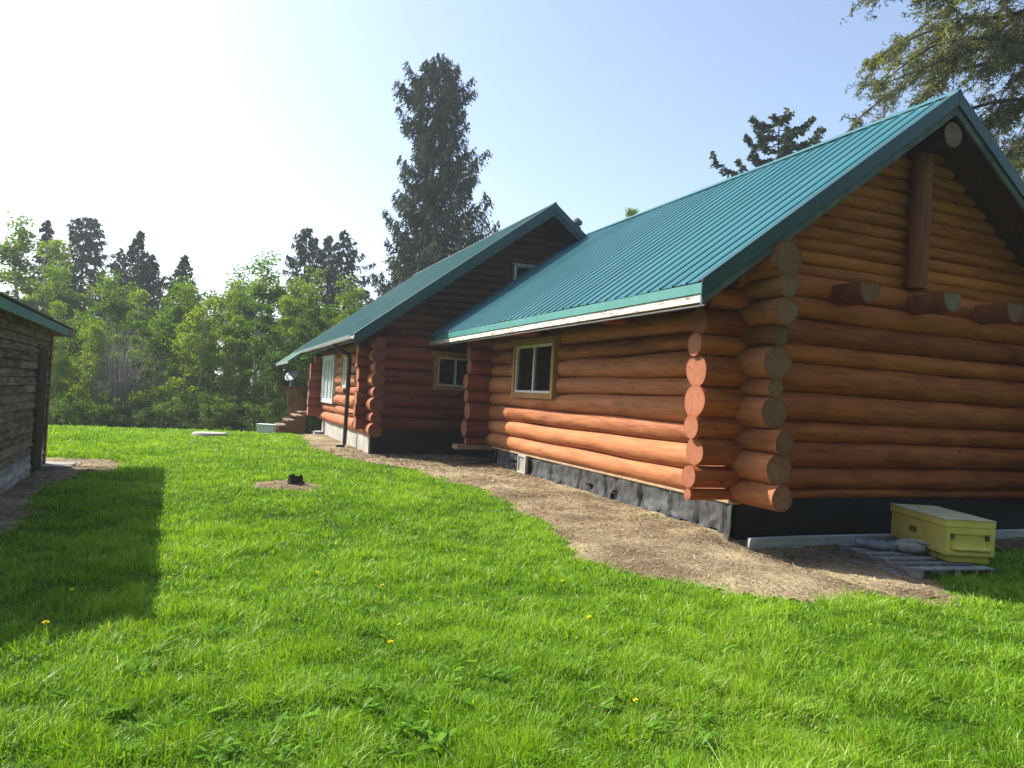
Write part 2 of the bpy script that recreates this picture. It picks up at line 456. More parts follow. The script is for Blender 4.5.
gx = axis(0, 0); gy = axis(0, 0)
XX, YY = np.meshgrid(gx, gy)
ZZ = gz(XX, YY)
nx, ny = len(gx), len(gy)
mb = MB()
idx = np.arange(nx * ny).reshape(ny, nx)
F = np.stack([idx[:-1, :-1], idx[:-1, 1:], idx[1:, 1:], idx[1:, :-1]], -1).reshape(-1, 4)
mb.add(np.stack([XX, YY, ZZ], -1).reshape(-1, 3), [tuple(f) for f in F.tolist()], 0, True)
tag(mb.build('ground', MT['lawn']), kind='structure')

# thin summer smoke haze over the whole clearing
mb = MB(); mb.box(-1900, 1900, -1900, 1900, -3.0, 42.0)
hz = bpy.data.materials.new('haze'); hz.use_nodes = True
hz.node_tree.nodes.clear()
ho = hz.node_tree.nodes.new('ShaderNodeOutputMaterial'); hv = hz.node_tree.nodes.new('ShaderNodeVolumePrincipled')
hv.inputs['Color'].default_value = (0.86, 0.92, 1.0, 1); hv.inputs['Density'].default_value = 0.0010; hv.inputs['Anisotropy'].default_value = 0.25
hz.node_tree.links.new(hv.outputs[0], ho.inputs['Volume'])
tag(mb.build('haze', hz), kind='stuff')

# the bare strip along the house, and the one along the shed
DIRT = np.array([(2.9, 26.0), (2.75, 19.5), (2.95, 17.2), (3.6, 15.6), (4.05, 14.2), (4.3, 12.2), (4.25, 9.9), (3.95, 8.0), (3.72, 6.6), (3.95, 5.45), (4.65, 4.85),
                 (5.7, 4.75), (6.6, 5.1), (7.15, 5.6), (7.9, 6.2), (8.9, 6.75), (9.6, 6.85), (12.6, 6.9), (12.6, 18.0), (5.0, 18.5), (4.2, 26.0)])
SHEDDIRT = np.array([(-4.5, 3.0), (-1.75, 3.0), (-1.8, 7.0), (-1.9, 10.0), (-2.0, 12.2), (-1.75, 13.3), (-1.35, 14.4), (-1.45, 14.9), (-2.3, 15.2), (-4.5, 15.2)])


def sdist(px, py, poly):
    """signed distance to polygon, negative inside"""
    d = np.full(px.shape, 1e9); ins = np.zeros(px.shape, bool)
    n = len(poly)
    for i in range(n):
        a = poly[i]; bb = poly[(i + 1) % n]
        e = bb - a
        t = np.clip(((px - a[0]) * e[0] + (py - a[1]) * e[1]) / (e @ e), 0, 1)
        d = np.minimum(d, np.hypot(px - a[0] - t * e[0], py - a[1] - t * e[1]))
        c = ((a[1] > py) != (bb[1] > py)) & (px < (bb[0] - a[0]) * (py - a[1]) / (bb[1] - a[1] + 1e-12) + a[0])
        ins ^= c
    return np.where(ins, -d, d)


def dirt_field(x, y):
    """<0 bare earth; edge is ragged"""
    w_ = (fbm(x * 1.3, y * 1.3, 11) - 0.44) * 0.9 + (fbm(x * 6, y * 6, 13) - 0.44) * 0.35
    d = np.minimum(sdist(x, y, DIRT), sdist(x, y, SHEDDIRT))
    ring = np.hypot((x - 1.33) / 0.40, (y - 11.75) / 0.44) - 1.0
    d = np.minimum(d, ring * 0.5)
    return d + w_ * 0.75


def dirt_sheet(name, poly, step):
    x0, y0 = poly.min(0) - 0.4; x1, y1 = poly.max(0) + 0.4
    xs = np.arange(x0, x1, step); ys = np.arange(y0, y1, step)
    X, Y = np.meshgrid(xs, ys)
    D = dirt_field(X, Y)
    depth = np.clip(-(D - 0.12) / 0.3, -1, 1)
    Zs = gz(X, Y) + 0.004 * 1 + np.clip(depth, 0, 1) * (0.012 + 0.045 * fbm(X * 3.1, Y * 3.1, 21) + 0.03 * fbm(X * 11, Y * 11, 22))
    Zs = np.where(D > 0.12, Zs - (D - 0.12) * 0.15, Zs)
    keep = (D[:-1, :-1] < 0.16) & (D[1:, 1:] < 0.16)
    idx = np.arange(X.size).reshape(X.shape)
    F = np.stack([idx[:-1, :-1], idx[:-1, 1:], idx[1:, 1:], idx[1:, :-1]], -1)[keep]
    used = np.unique(F); remap = -np.ones(X.size, int); remap[used] = np.arange(len(used))
    V = np.stack([X, Y, Zs], -1).reshape(-1, 3)[used]
    mb = MB(); mb.add(V, [tuple(f) for f in remap[F].tolist()], 0, True)
    return tag(mb.build(name, MT['dirt']), kind='structure')


dirt_sheet('dirt_strip', DIRT, 0.07)
dirt_sheet('bare_earth', SHEDDIRT, 0.09)
dirt_sheet('bare_patch', np.array([(0.6, 11.0), (2.0, 11.0), (2.0, 12.5), (0.6, 12.5)]), 0.05)

# ------------------------------------------------------------------ the log house
HX0, HY0 = 6.05, 7.29              # wall centre lines of the near wing
house = thing('log_house', 'orange brown log house with teal metal gable roofs and stacked log corners', 'house', (6.05, 7.29, 0))
PITCH = 0.747


def log(mb, p0, p1, r0, r1, seed, seg=22, tone=None, step=0.16, mat=0, c0=1, c1=1, rough=0.045):
    p0 = np.array(p0, float); p1 = np.array(p1, float)
    L = np.linalg.norm(p1 - p0); n = max(3, int(L / step))
    t = np.linspace(0, 1, n)
    P = p0 + (p1 - p0) * t[:, None]
    rs = np.random.default_rng(seed)
    ph = rs.random(6) * 6.28; fr = rs.uniform(0.4, 2.2, 6)
    sw = sum(np.sin(fr[k] * t * L + ph[k]) for k in range(3)) / 3
    P = P + np.array([0, 0, 1.0]) * (sw * 0.012)[:, None]
    rad = (r0 + (r1 - r0) * t) * (1 + 0.03 * sum(np.sin(fr[k + 3] * 1.7 * t * L + ph[k + 3]) for k in range(3)) / 1.5)
    ph2 = rs.random((4,)) * 6.28
    def wob(i, a):
        s_ = t[i] * L
        return rough * (np.sin(2 * a + ph2[0] + 0.6 * s_) * 0.5 + np.sin(3 * a + ph2[1] + 1.1 * s_) * 0.35 + np.sin(5 * a + ph2[2] + 2.3 * s_) * 0.2)
    tn = rs.random() if tone is None else tone
    a_ = mb.n
    mb.tube(P, rad, seg, mat, tn, cap=False, wob=wob)
    V = mb.v[-1]
    for i, cm, rev in ((0, c0, 0), (n - 1, c1, 1)):
        ring = V[i * seg:(i + 1) * seg]
        CV = np.vstack([P[i][None], ring])
        CF = [((0, 1 + j, 1 + (j + 1) % seg) if rev else (0, 1 + (j + 1) % seg, 1 + j)) for j in range(seg)]
        mb.add(CV, CF, cm, False, tn, rad=[0.0] + [1.0] * seg)
        if cm != 0:         # drying splits run out from the heart of each sawn end
            o_ = (P[0] - P[1]) if i == 0 else (P[-1] - P[-2]); o_ = o_ / np.linalg.norm(o_)
            for q in range(rs.integers(2, 6)):
                j = rs.integers(0, seg); e = ring[j] - P[i]; sd = np.cross(e / np.linalg.norm(e), o_)
                a0, a1 = rs.uniform(0.02, 0.25), rs.uniform(0.6, 0.98); wd = rs.uniform(0.002, 0.006)
                mid = P[i] + e * (a0 * .4 + a1 * .6) + sd * rs.normal(0, .008)
                tri = np.array([P[i] + e * a0, mid - sd * wd * .6, P[i] + e * a1 - sd * wd, P[i] + e * a1 + sd * wd, mid + sd * wd * .6]) + o_ * 0.002
                mb.add(tri, [(0, 1, 2, 3, 4)], cm, False, -3.0, rad=[0.5] * 5)


def roofz(x, xe=4.91, ze=2.92, xr=8.75, pitch=PITCH):
    return ze + (min(x, 2 * xr - x) - xe) * pitch


# --- near wing, sunny long wall (logs run along Y)
zn = [.43, .72, 1.07, 1.34, 1.71, 1.93, 2.31, 2.55, 2.87, 3.11, 3.50]
zf = [.41, .74, 1.03, 1.36, 1.62, 2.00, 2.25, 2.58, 2.84, 3.16, 3.50]
WIN = (12.19, 14.28, 1.62, 2.66)     # opening y0,y1,z0,z1


def long_wall(mb, x, y0, y1, seed, right=False):
    for i in range(10):
        rs = random.Random(seed + i)
        dn = (zn[i + 1] - zn[i]) / 2; df = (zf[i + 1] - zf[i]) / 2
        cn = (zn[i + 1] + zn[i]) / 2; cf = (zf[i + 1] + zf[i]) / 2
        ya = y0 + rs.uniform(-0.10, 0.06) - (0.05 if i < 3 else 0)
        yb = y1 + rs.uniform(-0.05, 0.1)
        f = lambda y: (y - y0) / (y1 - y0)
        zc = lambda y: cn + (cf - cn) * f(y)
        rr = lambda y: (dn + (df - dn) * f(y)) * 1.03
        cut = (not right) and WIN[2] - 0.02 < zc(13.2) < WIN[3] + 0.02
        spans = [(ya, WIN[0]), (WIN[1], yb)] if cut else [(ya, yb)]
        tn = rs.random()
        for (a, c) in spans:
            if i == 9:      # squared plate log
                log(mb, (x, a, zc(a)), (x, c, zc(c)), rr(a), rr(c), seed + i, tone=tn, rough=0.11)
            else:
                log(mb, (x, a, zc(a)), (x, c, zc(c)), rr(a), rr(c), seed + i, tone=tn)


mb = MB(); long_wall(mb, HX0, 6.66, 16.35, 100)
wall_sun = mb.build('log_wall', [MT['log_long'], MT['end_shaded']], house)
mb = MB(); long_wall(mb, 11.45, 6.66, 16.35, 140, True)
mb.build('log_wall', [MT['log_long'], MT['end_shaded']], house)

# --- near wing gable wall (logs run along X), and its far twin
zg = [.46, .59, .87, 1.19, 1.45, 1.81, 2.17, 2.42, 2.73, 3.02, 3.30]


def cross_wall(mb, y, xl, xr, seed, zs, zoff=0.0):
    for i in range(len(zs) - 1):
        rs = random.Random(seed + i)
        zc = (zs[i] + zs[i + 1]) / 2 + zoff; r = (zs[i + 1] - zs[i]) / 2 * 1.04
        if i == 0: zc += 0.0
        a = xl + rs.uniform(-0.05, 0.05)
        b_ = xr + rs.uniform(-0.05, 0.05)
        top = zs[i + 1] + zoff + 0.30
        lim = 4.91 + (top - 2.92) / PITCH
        a = max(a, lim); b_ = min(b_, 17.5 - lim)
        rt = rs.uniform(-0.06, 0.06)
        log(mb, (a, y, zc), (b_, y, zc), r * (1 + rt), r * (1 - rt), seed + i)


mb = MB(); cross_wall(mb, HY0, 5.36, 12.1, 200, zg)
mb.build('log_wall', [MT['log_gable'], MT['end_pink']], house)
zg2 = [.43, .60, 1.0, 1.4, 1.67, 2.03, 2.34, 2.64, 2.95, 3.30]
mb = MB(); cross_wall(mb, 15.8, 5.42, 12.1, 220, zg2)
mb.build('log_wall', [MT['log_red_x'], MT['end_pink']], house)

# gable siding above
def siding(y, z0, mat, zr0, xe, ze, xr, pitch, seed, hole=None, step=0.168):
    mb = MB(); z = z0; k = 0
    apex = ze + (xr - xe) * pitch
    while z < apex - 0.32:
        rs = random.Random(seed + k)
        lim = xe + (z + step + 0.03 - ze) / pitch
        a, b_ = lim, 2 * xr - lim
        if b_ - a > 0.2:
            spans = [(a, b_)]
            if hole and hole[2] - step * 0.9 < z < hole[3] and a < hole[0]: spans = [(a, hole[0]), (hole[1], b_)]
            for (s0, s1) in spans:
                if s1 - s0 > 0.1: log(mb, (s0, y + 0.03, z + step / 2), (s1, y + 0.03, z + step / 2), step * 0.55, step * 0.55, seed + k, seg=16, rough=0.02)
        z += step; k += 1
    xb = xe + (z0 + 0.06 - ze) / pitch
    zt = apex - 0.06
    mb.add([(xb, y + .05, z0), (2 * xr - xb, y + .05, z0), (xr, y + .05, zt), (xb, y + .08, z0), (2 * xr - xb, y + .08, z0), (xr, y + .08, zt)], [(0, 1, 2), (5, 4, 3), (0, 3, 4, 1), (1, 4, 5, 2), (2, 5, 3, 0)], 0, False, 0.1)
    return mb.build('gable_siding', [mat, mat], house)


siding(HY0 + 0.04, 3.29, MT['siding'], 0, 4.91, 2.92, 8.75, PITCH, 300)
siding(15.84, 3.29, MT['siding_dark'], 0, 4.91, 2.92, 8.75, PITCH, 340)
# plumb post under the ridge
mb = MB(); log(mb, (8.72, 7.13, 3.3), (8.75, 7.13, 5.32), 0.135, 0.125, 401, seg=14, c0=0, c1=0)
mb.build('gable_post', [MT['post']], house)

# beam ends poking out over the gable wall: flat on top, round below
for k, (bx, pale, r, yo) in enumerate(((7.42, 0, 0.165, 6.70), (8.73, 1, 0.155, 6.60), (10.06, 0, 0.165, 6.68))):
    mb = MB()
    a = np.concatenate([np.linspace(np.pi * 0.93, np.pi * 2.07, 16)])
    ring = np.stack([np.cos(a) * r, np.zeros(16), np.sin(a) * r * 1.25 + 0.08], -1)
    n = 7
    V = np.concatenate([ring * (1 + 0.02 * math.sin(i * 1.9 + k)) + np.array([bx + 0.006 * math.sin(i + k), yo + (9.5 - yo) * i / (n - 1), 3.06]) for i in range(n)])
    F = []
    for i in range(n - 1):
        for j in range(16):
            q = (j + 1) % 16
            F.append((i * 16 + j, (i + 1) * 16 + j, (i + 1) * 16 + q, i * 16 + q))
    mb.add(V, F, 0, False, 0.3 + 0.2 * k)
    CV = np.vstack([[(bx, yo, 3.06)], V[:16]])
    mb.add(CV, [(0, 1 + j, 1 + (j + 1) % 16) for j in range(16)], 1, False, 0.5, rad=[0] + [1] * 16)
    o = mb.build('beam_end', [MT['post'], MT['end_pale'] if pale else MT['end_shaded']], house)
    if pale: o['label'] = 'beam end with pale greenish sawn face'
mb = MB(); log(mb, (8.75, 6.70, 5.26), (8.75, 16.4, 5.26), 0.165, 0.15, 410, c0=1, c1=1)
mb.build('ridge_log', [MT['soffit'], MT['end_pale']], house)


# --- roofs
def roof_slope(xe, ze, xr, zr, y0, y1, mat, pitch_rib=0.262, flip=False):
    mb = MB(); prof = []
    y = y0
    while y < y1:
        for dy, dz in ((0, 0), (0.012, 0.022), (0.032, 0.022), (0.044, 0), (0.125, 0), (0.132, 0.006), (0.142, 0.006), (0.149, 0)):
            if y + dy < y1: prof.append((y + dy, dz))
        y += pitch_rib
    prof.append((y1, 0))
    n = len(prof); ks = 9; V = []
    for i in range(ks):
        t = i / (ks - 1)
        for (yy, dz) in prof: V.append((xe + (xr - xe) * t, yy, ze + (zr - ze) * t + dz + 0.006 * math.sin(yy * 2.1 + t * 5)))
    F = [(i * n + j, i * n + j + 1, (i + 1) * n + j + 1, (i + 1) * n + j) for i in range(ks - 1) for j in range(n - 1)]
    if not flip: F = [f[::-1] for f in F]
    mb.add(V, F, 0, False)
    return mb.build('roof', mat, house)


def slab(name, xe, ze, xr, zr, y0, y1, d0, d1, mat, parent, trim_e=0.0):
    mb = MB()
    mb.hexa([(xe, y0, ze + d0), (xr, y0, zr + d0), (xr, y1, zr + d0), (xe, y1, ze + d0),
             (xe, y0, ze + d1), (xr, y0, zr + d1), (xr, y1, zr + d1), (xe, y1, ze + d1)], tone=0.5)
    return mb.build(name, mat, parent, 0.004)


def gable_roof(xe, ze, xr, y0, y1, pitch, mat, near=True):
    zr = ze + (xr - xe) * pitch
    for s_ in (1, -1):
        X = lambda x: x if s_ == 1 else 2 * xr - x
        r = roof_slope(X(xe), ze, xr, zr, y0, y1, mat, flip=(s_ == -1))
        slab('soffit', X(xe + 0.03), ze + 0.03 * pitch, xr, zr, y0 + 0.03, y1 - 0.03, -0.16, -0.05, MT['soffit'], r)
        # rake flashing: lies on the sheet and laps down the end
        slab('rake_trim', X(xe - 0.01), ze - 0.01 * pitch, xr, zr, y0 - 0.025, y0 - 0.003, -0.165, 0.034, MT['trim'], r)
        slab('rake_cover', X(xe - 0.012), ze - 0.012 * pitch, xr, zr, y0 - 0.003, y0 + 0.10, 0.024, 0.034, MT['trim'], r)
        slab('rake_board', X(xe + 0.015), ze + 0.015 * pitch, xr, zr - 0.01, y0 + 0.002, y0 + 0.04, -0.27, -0.14, MT['grey_board'] if near else MT['trim'], r)
        slab('rake_trim', X(xe - 0.01), ze - 0.01 * pitch, xr, zr, y1 + 0.003, y1 + 0.025, -0.19, 0.034, MT['trim'], r)
    mb = MB()
    c = 0.05
    mb.hexa([(xr - c, y0 - 0.03, zr - c * pitch + 0.030), (xr, y0 - 0.03, zr + 0.034), (xr, y1 + 0.03, zr + 0.034), (xr - c, y1 + 0.03, zr - c * pitch + 0.030),
             (xr - c, y0 - 0.03, zr - c * pitch + 0.042), (xr, y0 - 0.03, zr + 0.052), (xr, y1 + 0.03, zr + 0.052), (xr - c, y1 + 0.03, zr - c * pitch + 0.042)], tone=0.5)
    mb.hexa([(xr, y0 - 0.03, zr + 0.034), (xr + c, y0 - 0.03, zr - c * pitch + 0.030), (xr + c, y1 + 0.03, zr - c * pitch + 0.030), (xr, y1 + 0.03, zr + 0.034),
             (xr, y0 - 0.03, zr + 0.052), (xr + c, y0 - 0.03, zr - c * pitch + 0.042), (xr + c, y1 + 0.03, zr - c * pitch + 0.042), (xr, y1 + 0.03, zr + 0.052)], tone=0.5)
    mb.build('ridge_cap', MT['roof'] if near else MT['trim'], r)
    return r


rn = gable_roof(4.91, 2.92, 8.75, 6.66, 17.62, PITCH, MT['roof'])
rn['label'] = 'bright teal ribbed metal roof of the near wing'
# eave boards of the near wing
mb = MB(); mb.box(4.915, 4.94, 6.66, 17.6, 2.795, 2.912, tone=0.5); mb.build('fascia', MT['fascia'], house, 0.003)
mb = MB(); mb.box(4.93, 4.965, 6.69, 17.6, 2.70, 2.793, tone=0.5); mb.build('fascia_board', MT['white_worn'], house, 0.003)
mb = MB(); mb.box(4.972, 4.99, 6.69, 17.58, 2.665, 2.683, tone=0.5); mb.build('drip_edge', MT['tin'], house)
# plate under the soffit at the wing's corner (log outrigger)
for yy in (9.9, 13.1):
    mb = MB(); log(mb, (5.35, yy, 2.86), (6.3, yy, 2.86), 0.11, 0.11, int(yy * 10), seg=14); mb.build('outrigger', [MT['log_red_x'], MT['log_red_x']], house)


# --- windows
def window(face, u0, u1, z0, z1, base, cols, glass, parent, trim=0.11, head=0.13, depth=0.21, frame_w=0.045, trimmat=None, sill=True):
    """face 'X': looks to -X, u is y;  face 'Y': looks to -Y, u is x. base = wall centre line"""
    def bx(mb, a, b_, c, d, d0, d1, tone=None):
        if face == 'X': mb.box(base - d1, base - d0, a, b_, c, d, tone=tone)
        else: mb.box(a, b_, base - d1, base - d0, c, d, tone=tone)
    t = MB()
    bx(t, u0 - trim, u0, z0 - trim, z1, -0.02, depth)
    bx(t, u1, u1 + trim, z0 - trim, z1, -0.02, depth)
    bx(t, u0 - trim - 0.07, u1 + trim + 0.07, z1, z1 + head, -0.02, depth + 0.025)
    bx(t, u0, u1, z0 - trim, z0, -0.02, depth - 0.01)
    w_ = t.build('window', trimmat or MT['window_trim'], parent, 0.006)
    f = MB(); a = frame_w; d0, d1 = depth - 0.10, depth - 0.03
    bx(f, u0, u0 + a, z0, z1, d0, d1, 0.5); bx(f, u1 - a, u1, z0, z1, d0, d1, 0.5)
    bx(f, u0 + a, u1 - a, z0, z0 + a, d0, d1, 0.5); bx(f, u0 + a, u1 - a, z1 - a, z1, d0, d1, 0.5)
    for k in range(1, cols):
        c = u0 + (u1 - u0) * k / cols
        bx(f, c - a * 0.55, c + a * 0.55, z0 + a, z1 - a, d0, d1 - 0.008, 0.5)
    f.build('frame', MT['vinyl'], w_, 0.003)
    p = MB(); bx(p, u0 + 0.01, u1 - 0.01, z0 + 0.01, z1 - 0.01, d0 - 0.02, d0 + 0.02, 0.5)
    p.build('pane', glass, w_)
    return w_


w1 = window('X', 12.36, 14.10, 1.66, 2.60, HX0, 2, MT['glass'], house)
w1['label'] = 'two pane slider window with brown trim in the sunny wall'

# --- main block behind
MXL, MXR, MY = 3.63, 11.75, 17.5
zm = [.50, .82, 1.07, 1.40, 1.65, 1.97, 2.22, 2.54, 2.80]
MZE, MXE, MXA, MP = 2.76, 2.97, 7.69, 0.765


def main_long(mb, x, seed, wins=()):
    for i in range(8):
        rs = random.Random(seed + i)
        zc = (zm[i] + zm[i + 1]) / 2 - 0.03; r = (zm[i + 1] - zm[i]) / 2 * 1.04
        segs = [(16.86 + rs.uniform(-0.08, 0.06), 25.5 + rs.uniform(-.06, .06))]
        for (a, b_, z0, z1) in wins:
            if z0 - 0.03 < zc < z1 + 0.03:
                ns = []
                for (c, d) in segs:
                    if c < a and d > b_: ns += [(c, a), (b_, d)]
                    else: ns.append((c, d))
                segs = ns
        tn = rs.random()
        for (c, d) in segs: log(mb, (x, c, zc), (x, d, zc), r, r * 0.97, seed + i, tone=tn)


wins = [(22.2, 24.5, 1.05, 2.52), (19.95, 20.8, 1.5, 2.45)]
mb = MB(); main_long(mb, MXL, 500, wins); mb.build('log_wall', [MT['log_red_y'], MT['end_red']], house)
mb = MB(); main_long(mb, MXR, 520); mb.build('log_wall', [MT['log_red_y'], MT['end_pink']], house)


def main_cross(mb, y, seed, x0, x1, hole=None):
    for i in range(8):
        rs = random.Random(seed + i)
        zc = (zm[i] + zm[i + 1]) / 2 + 0.10; r = (zm[i + 1] - zm[i]) / 2 * 1.04
        lim = MXE + (zm[i + 1] + 0.42 - MZE) / MP
        a = max(x0 + rs.uniform(-0.05, 0.05), lim); b_ = min(x1 + rs.uniform(-.05, .05), 2 * MXA - lim)
        spans = [(a, b_)]
        if hole and hole[2] - 0.03 < zc < hole[3] + 0.03: spans = [(a, hole[0]), (hole[1], b_)]
        tn = rs.random()
        for (c, d) in spans: log(mb, (c, y, zc), (d, y, zc), r, r, seed + i, tone=tn)


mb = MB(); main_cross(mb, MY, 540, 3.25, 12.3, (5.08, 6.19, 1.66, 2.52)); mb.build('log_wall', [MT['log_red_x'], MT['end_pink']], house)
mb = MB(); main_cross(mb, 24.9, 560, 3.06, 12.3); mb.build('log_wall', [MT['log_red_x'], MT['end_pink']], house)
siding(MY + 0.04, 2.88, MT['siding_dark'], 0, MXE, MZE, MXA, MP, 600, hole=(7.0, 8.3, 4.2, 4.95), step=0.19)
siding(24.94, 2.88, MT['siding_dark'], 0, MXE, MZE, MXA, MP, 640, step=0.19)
rm = gable_roof(MXE, MZE, MXA, 16.5, 30.0, MP, MT['roof_rear'], near=False)
rm['label'] = 'pale green metal roof of the rear block'
# the roof runs on lower over the far deck
mb = MB(); mb.hexa([(2.45, 25.4, MZE - 0.52 * MP - 0.05), (MXE, 25.4, MZE - 0.05), (MXE, 30.0, MZE - 0.05), (2.45, 30.0, MZE - 0.52 * MP - 0.05),
                    (2.45, 25.4, MZE - 0.52 * MP + 0.02), (MXE, 25.4, MZE + 0.02), (MXE, 30.0, MZE + 0.02), (2.45, 30.0, MZE - 0.52 * MP + 0.02)], tone=0.5)
mb.build('deck_roof', MT['roof_rear'], house, 0.004)
mb = MB(); mb.box(2.425, 2.448, 25.4, 30.0, MZE - 0.52 * MP - 0.09, MZE - 0.52 * MP + 0.015, tone=0.5); mb.build('fascia', MT['tin'], house, 0.003)
mb = MB(); mb.box(2.975, 3.0, 16.52, 25.4, 2.60, 2.735, tone=0.5); mb.build('fascia', MT['trim'], house, 0.003)
w2 = window('Y', 5.17, 6.09, 1.74, 2.44, MY, 2, MT['glass'], house, trim=0.10, depth=0.20)
w2['label'] = 'dark two pane window in the shaded wall between the wings'
w3 = window('Y', 7.08, 8.2, 4.28, 4.93, MY, 2, MT['glass'], house, trim=0.03, head=0.03, depth=0.14, trimmat=MT['vinyl'])
w3['label'] = 'small white framed attic window half hidden by the near roof'
w4 = window('X', 22.27, 24.42, 1.12, 2.48, MXL, 3, MT['blindglass'], house, trim=0.05, head=0.06, depth=0.20, frame_w=0.075, trimmat=MT['vinyl'])
w4['label'] = 'tall white three panel window near the far deck'
w5 = window('X', 20.02, 20.72, 1.58, 2.4, MXL, 1, MT['blindglass'], house, trim=0.05, head=0.06, depth=0.20, frame_w=0.05)
w5['label'] = 'narrow window behind the downspout'

# gutter and downspout
mb = MB()
pr = [(0, 0), (-0.015, -0.085), (-0.11, -0.085), (-0.125, 0.0), (-0.117, 0.0), (-0.104, -0.077), (-0.021, -0.077), (-0.008, 0)]
V = [(2.96 + a, yy, 2.735 + c) for yy in (16.45, 25.35) for (a, c) in pr]
n = len(pr)
F = [(j, (j + 1) % n, n + (j + 1) % n, n + j) for j in range(n)] + [tuple(range(n))[::-1], tuple(range(n, 2 * n))]
mb.add(V, F, 0, False)
mb.build('gutter', MT['tin'], house)
mb = MB()
mb.tube([(2.90, 18.85, 2.66), (2.93, 18.85, 2.58), (3.27, 18.98, 2.42), (3.33, 19.0, 2.32), (3.33, 19.08, 0.16), (3.30, 19.08, 0.09), (3.12, 19.0, 0.05)], 0.052, 8, 0, 0.5)
for zz in (0.9, 1.9): mb.box(3.27, 3.5, 19.0, 19.14, zz, zz + 0.03)
mb.build('downspout', MT['black_tin'], house)
# stove pipe
mb = MB(); mb.tube([(9.25, 18.35, 4.9), (9.25, 18.35, 6.45)], 0.085, 14); mb.tube([(9.25, 18.35, 6.45), (9.25, 18.35, 6.52), (9.25, 18.35, 6.62)], [0.15, 0.15, 0.05], 14); mb.tube([(9.25, 18.35, 6.30), (9.25, 18.35, 6.36)], 0.12, 14)
mb.build('chimney', MT['grey_board'], house)

# foundations
mb = MB(); mb.box(MXL - 0.04, MXL + 0.16, 17.38, 25.0, -0.6, 0.535, tone=0.5); mb.box(3.3, 3.588, 24.55, 25.2, -0.4, 0.10, tone=0.6)
mb.build('foundation', MT['concrete'], house, 0.01)
mb = MB()
mb.box(MXL + 0.0, MXR, 17.36, 17.48, -0.3, 0.63, tone=0.5)
mb.build('foundation_wrap', MT['tar'], house)
mb = MB(); mb.box(6.02, 11.55, 7.262, 7.40, -0.6, 0.50, tone=0.5); mb.box(6.05, 11.5, 15.72, 15.85, -0.3, 0.42, tone=0.5); mb.box(11.40, 11.55, 7.41, 24.8, -0.3, 0.5, tone=0.5)
mb.build('foundation_wrap', MT['tar'], house)
# wrinkled black plastic along the sunny wall
ys = np.arange(7.24, 15.0, 0.035); zs = np.linspace(-0.22, 0.42, 26)
Yg, Zg = np.meshgrid(ys, zs)
fold = np.zeros_like(Yg)
rs = np.random.default_rng(5)
for fy in (7.34, 7.95, 8.55, 9.30, 10.0, 10.35, 11.15, 11.9, 12.35, 12.9, 13.3, 14.2):
    lean = rs.uniform(-0.25, 0.25)
    fold += 0.085 * np.exp(-((Yg - fy - lean * (0.42 - Zg)) / 0.028) ** 2) * np.clip(1.15 - Zg / 0.5, 0.2, 1) * rs.choice([-1, 1])
bag = 0.05 * fbm(Yg * 2.2, Zg * 3.0, 31) + 0.045 * fbm(Yg * 7 + Zg * 5, Zg * 7, 33, 2)
for ky in (8.35, 9.15, 12.15, 13.0):      # slumped pockets at the foot
    bag += 0.06 * np.exp(-((Yg - ky) / 0.22) ** 2 - ((Zg - 0.05) / 0.12) ** 2) * fbm(Yg * 14, Zg * 16, 35)
Xg = 5.99 - bag - fold - np.clip(0.2 - Zg, 0, 1) * 0.12 - np.clip(7.5 - Yg, 0, 1) * 0.3 * np.clip(0.35 - Zg, 0, 1)
mb = MB(); idx = np.arange(Yg.size).reshape(Yg.shape)
F = np.stack([idx[:-1, :-1], idx[1:, :-1], idx[1:, 1:], idx[:-1, 1:]], -1).reshape(-1, 4)
yc = (Yg[:-1, :-1] + 0.017).ravel(); zc_ = (Zg[:-1, :-1] + 0.012).ravel()
torn = (fbm(yc * 3.3 + 4, zc_ * 5.5, 37) + 0.25 * (0.22 - zc_) + 0.12 * fbm(yc * 15, zc_ * 15, 39) > 0.655) & (zc_ < 0.27) & (yc < 14.6) & (yc > 7.5)
VV = np.stack([Xg, Yg, Zg], -1).reshape(-1, 3)
mb.add(VV, [tuple(f) for f in F[~torn].tolist()], 0, True)
mb.box(6.0, 6.14, 7.41, 15.2, -0.3, 0.40, tone=0.2)
mb.add([(6.045 - 0.06 * 0, 7.45, -0.25), (5.995, 14.9, -0.25), (5.995, 14.9, 0.40), (5.995, 7.45, 0.40)], [(0, 1, 2, 3)], 1, False)
o = mb.build('foundation_wrap', [MT['poly'], MT['tar']], house)
o['label'] = 'wrinkled grey black plastic sheet along the foot of the sunny wall'
mb = MB(); mb.box(5.925, 6.02, 7.2, 15.4, 0.405, 0.437, tone=0.5); mb.build('sill_board', MT['sill'], house, 0.004)
mb = MB(); mb.box(5.2, 6.1, 15.62, 15.98, 0.335, 0.432, tone=0.2); mb.build('sill_block', MT['sill'], house, 0.006)
# vent with a frame
mb = MB()
mb.box(5.84, 5.90, 13.28, 13.68, 0.38, 0.42, tone=.6); mb.box(5.84, 5.90, 13.28, 13.68, 0.06, 0.10, tone=.6)
mb.box(5.84, 5.90, 13.28, 13.33, 0.10, 0.38, tone=.6); mb.box(5.84, 5.90, 13.63, 13.68, 0.10, 0.38, tone=.6)
mb.box(5.86, 5.90, 13.335, 13.625, 0.105, 0.375, tone=.0)
mb.build('foundation_vent', MT['concrete'], house, 0.004)

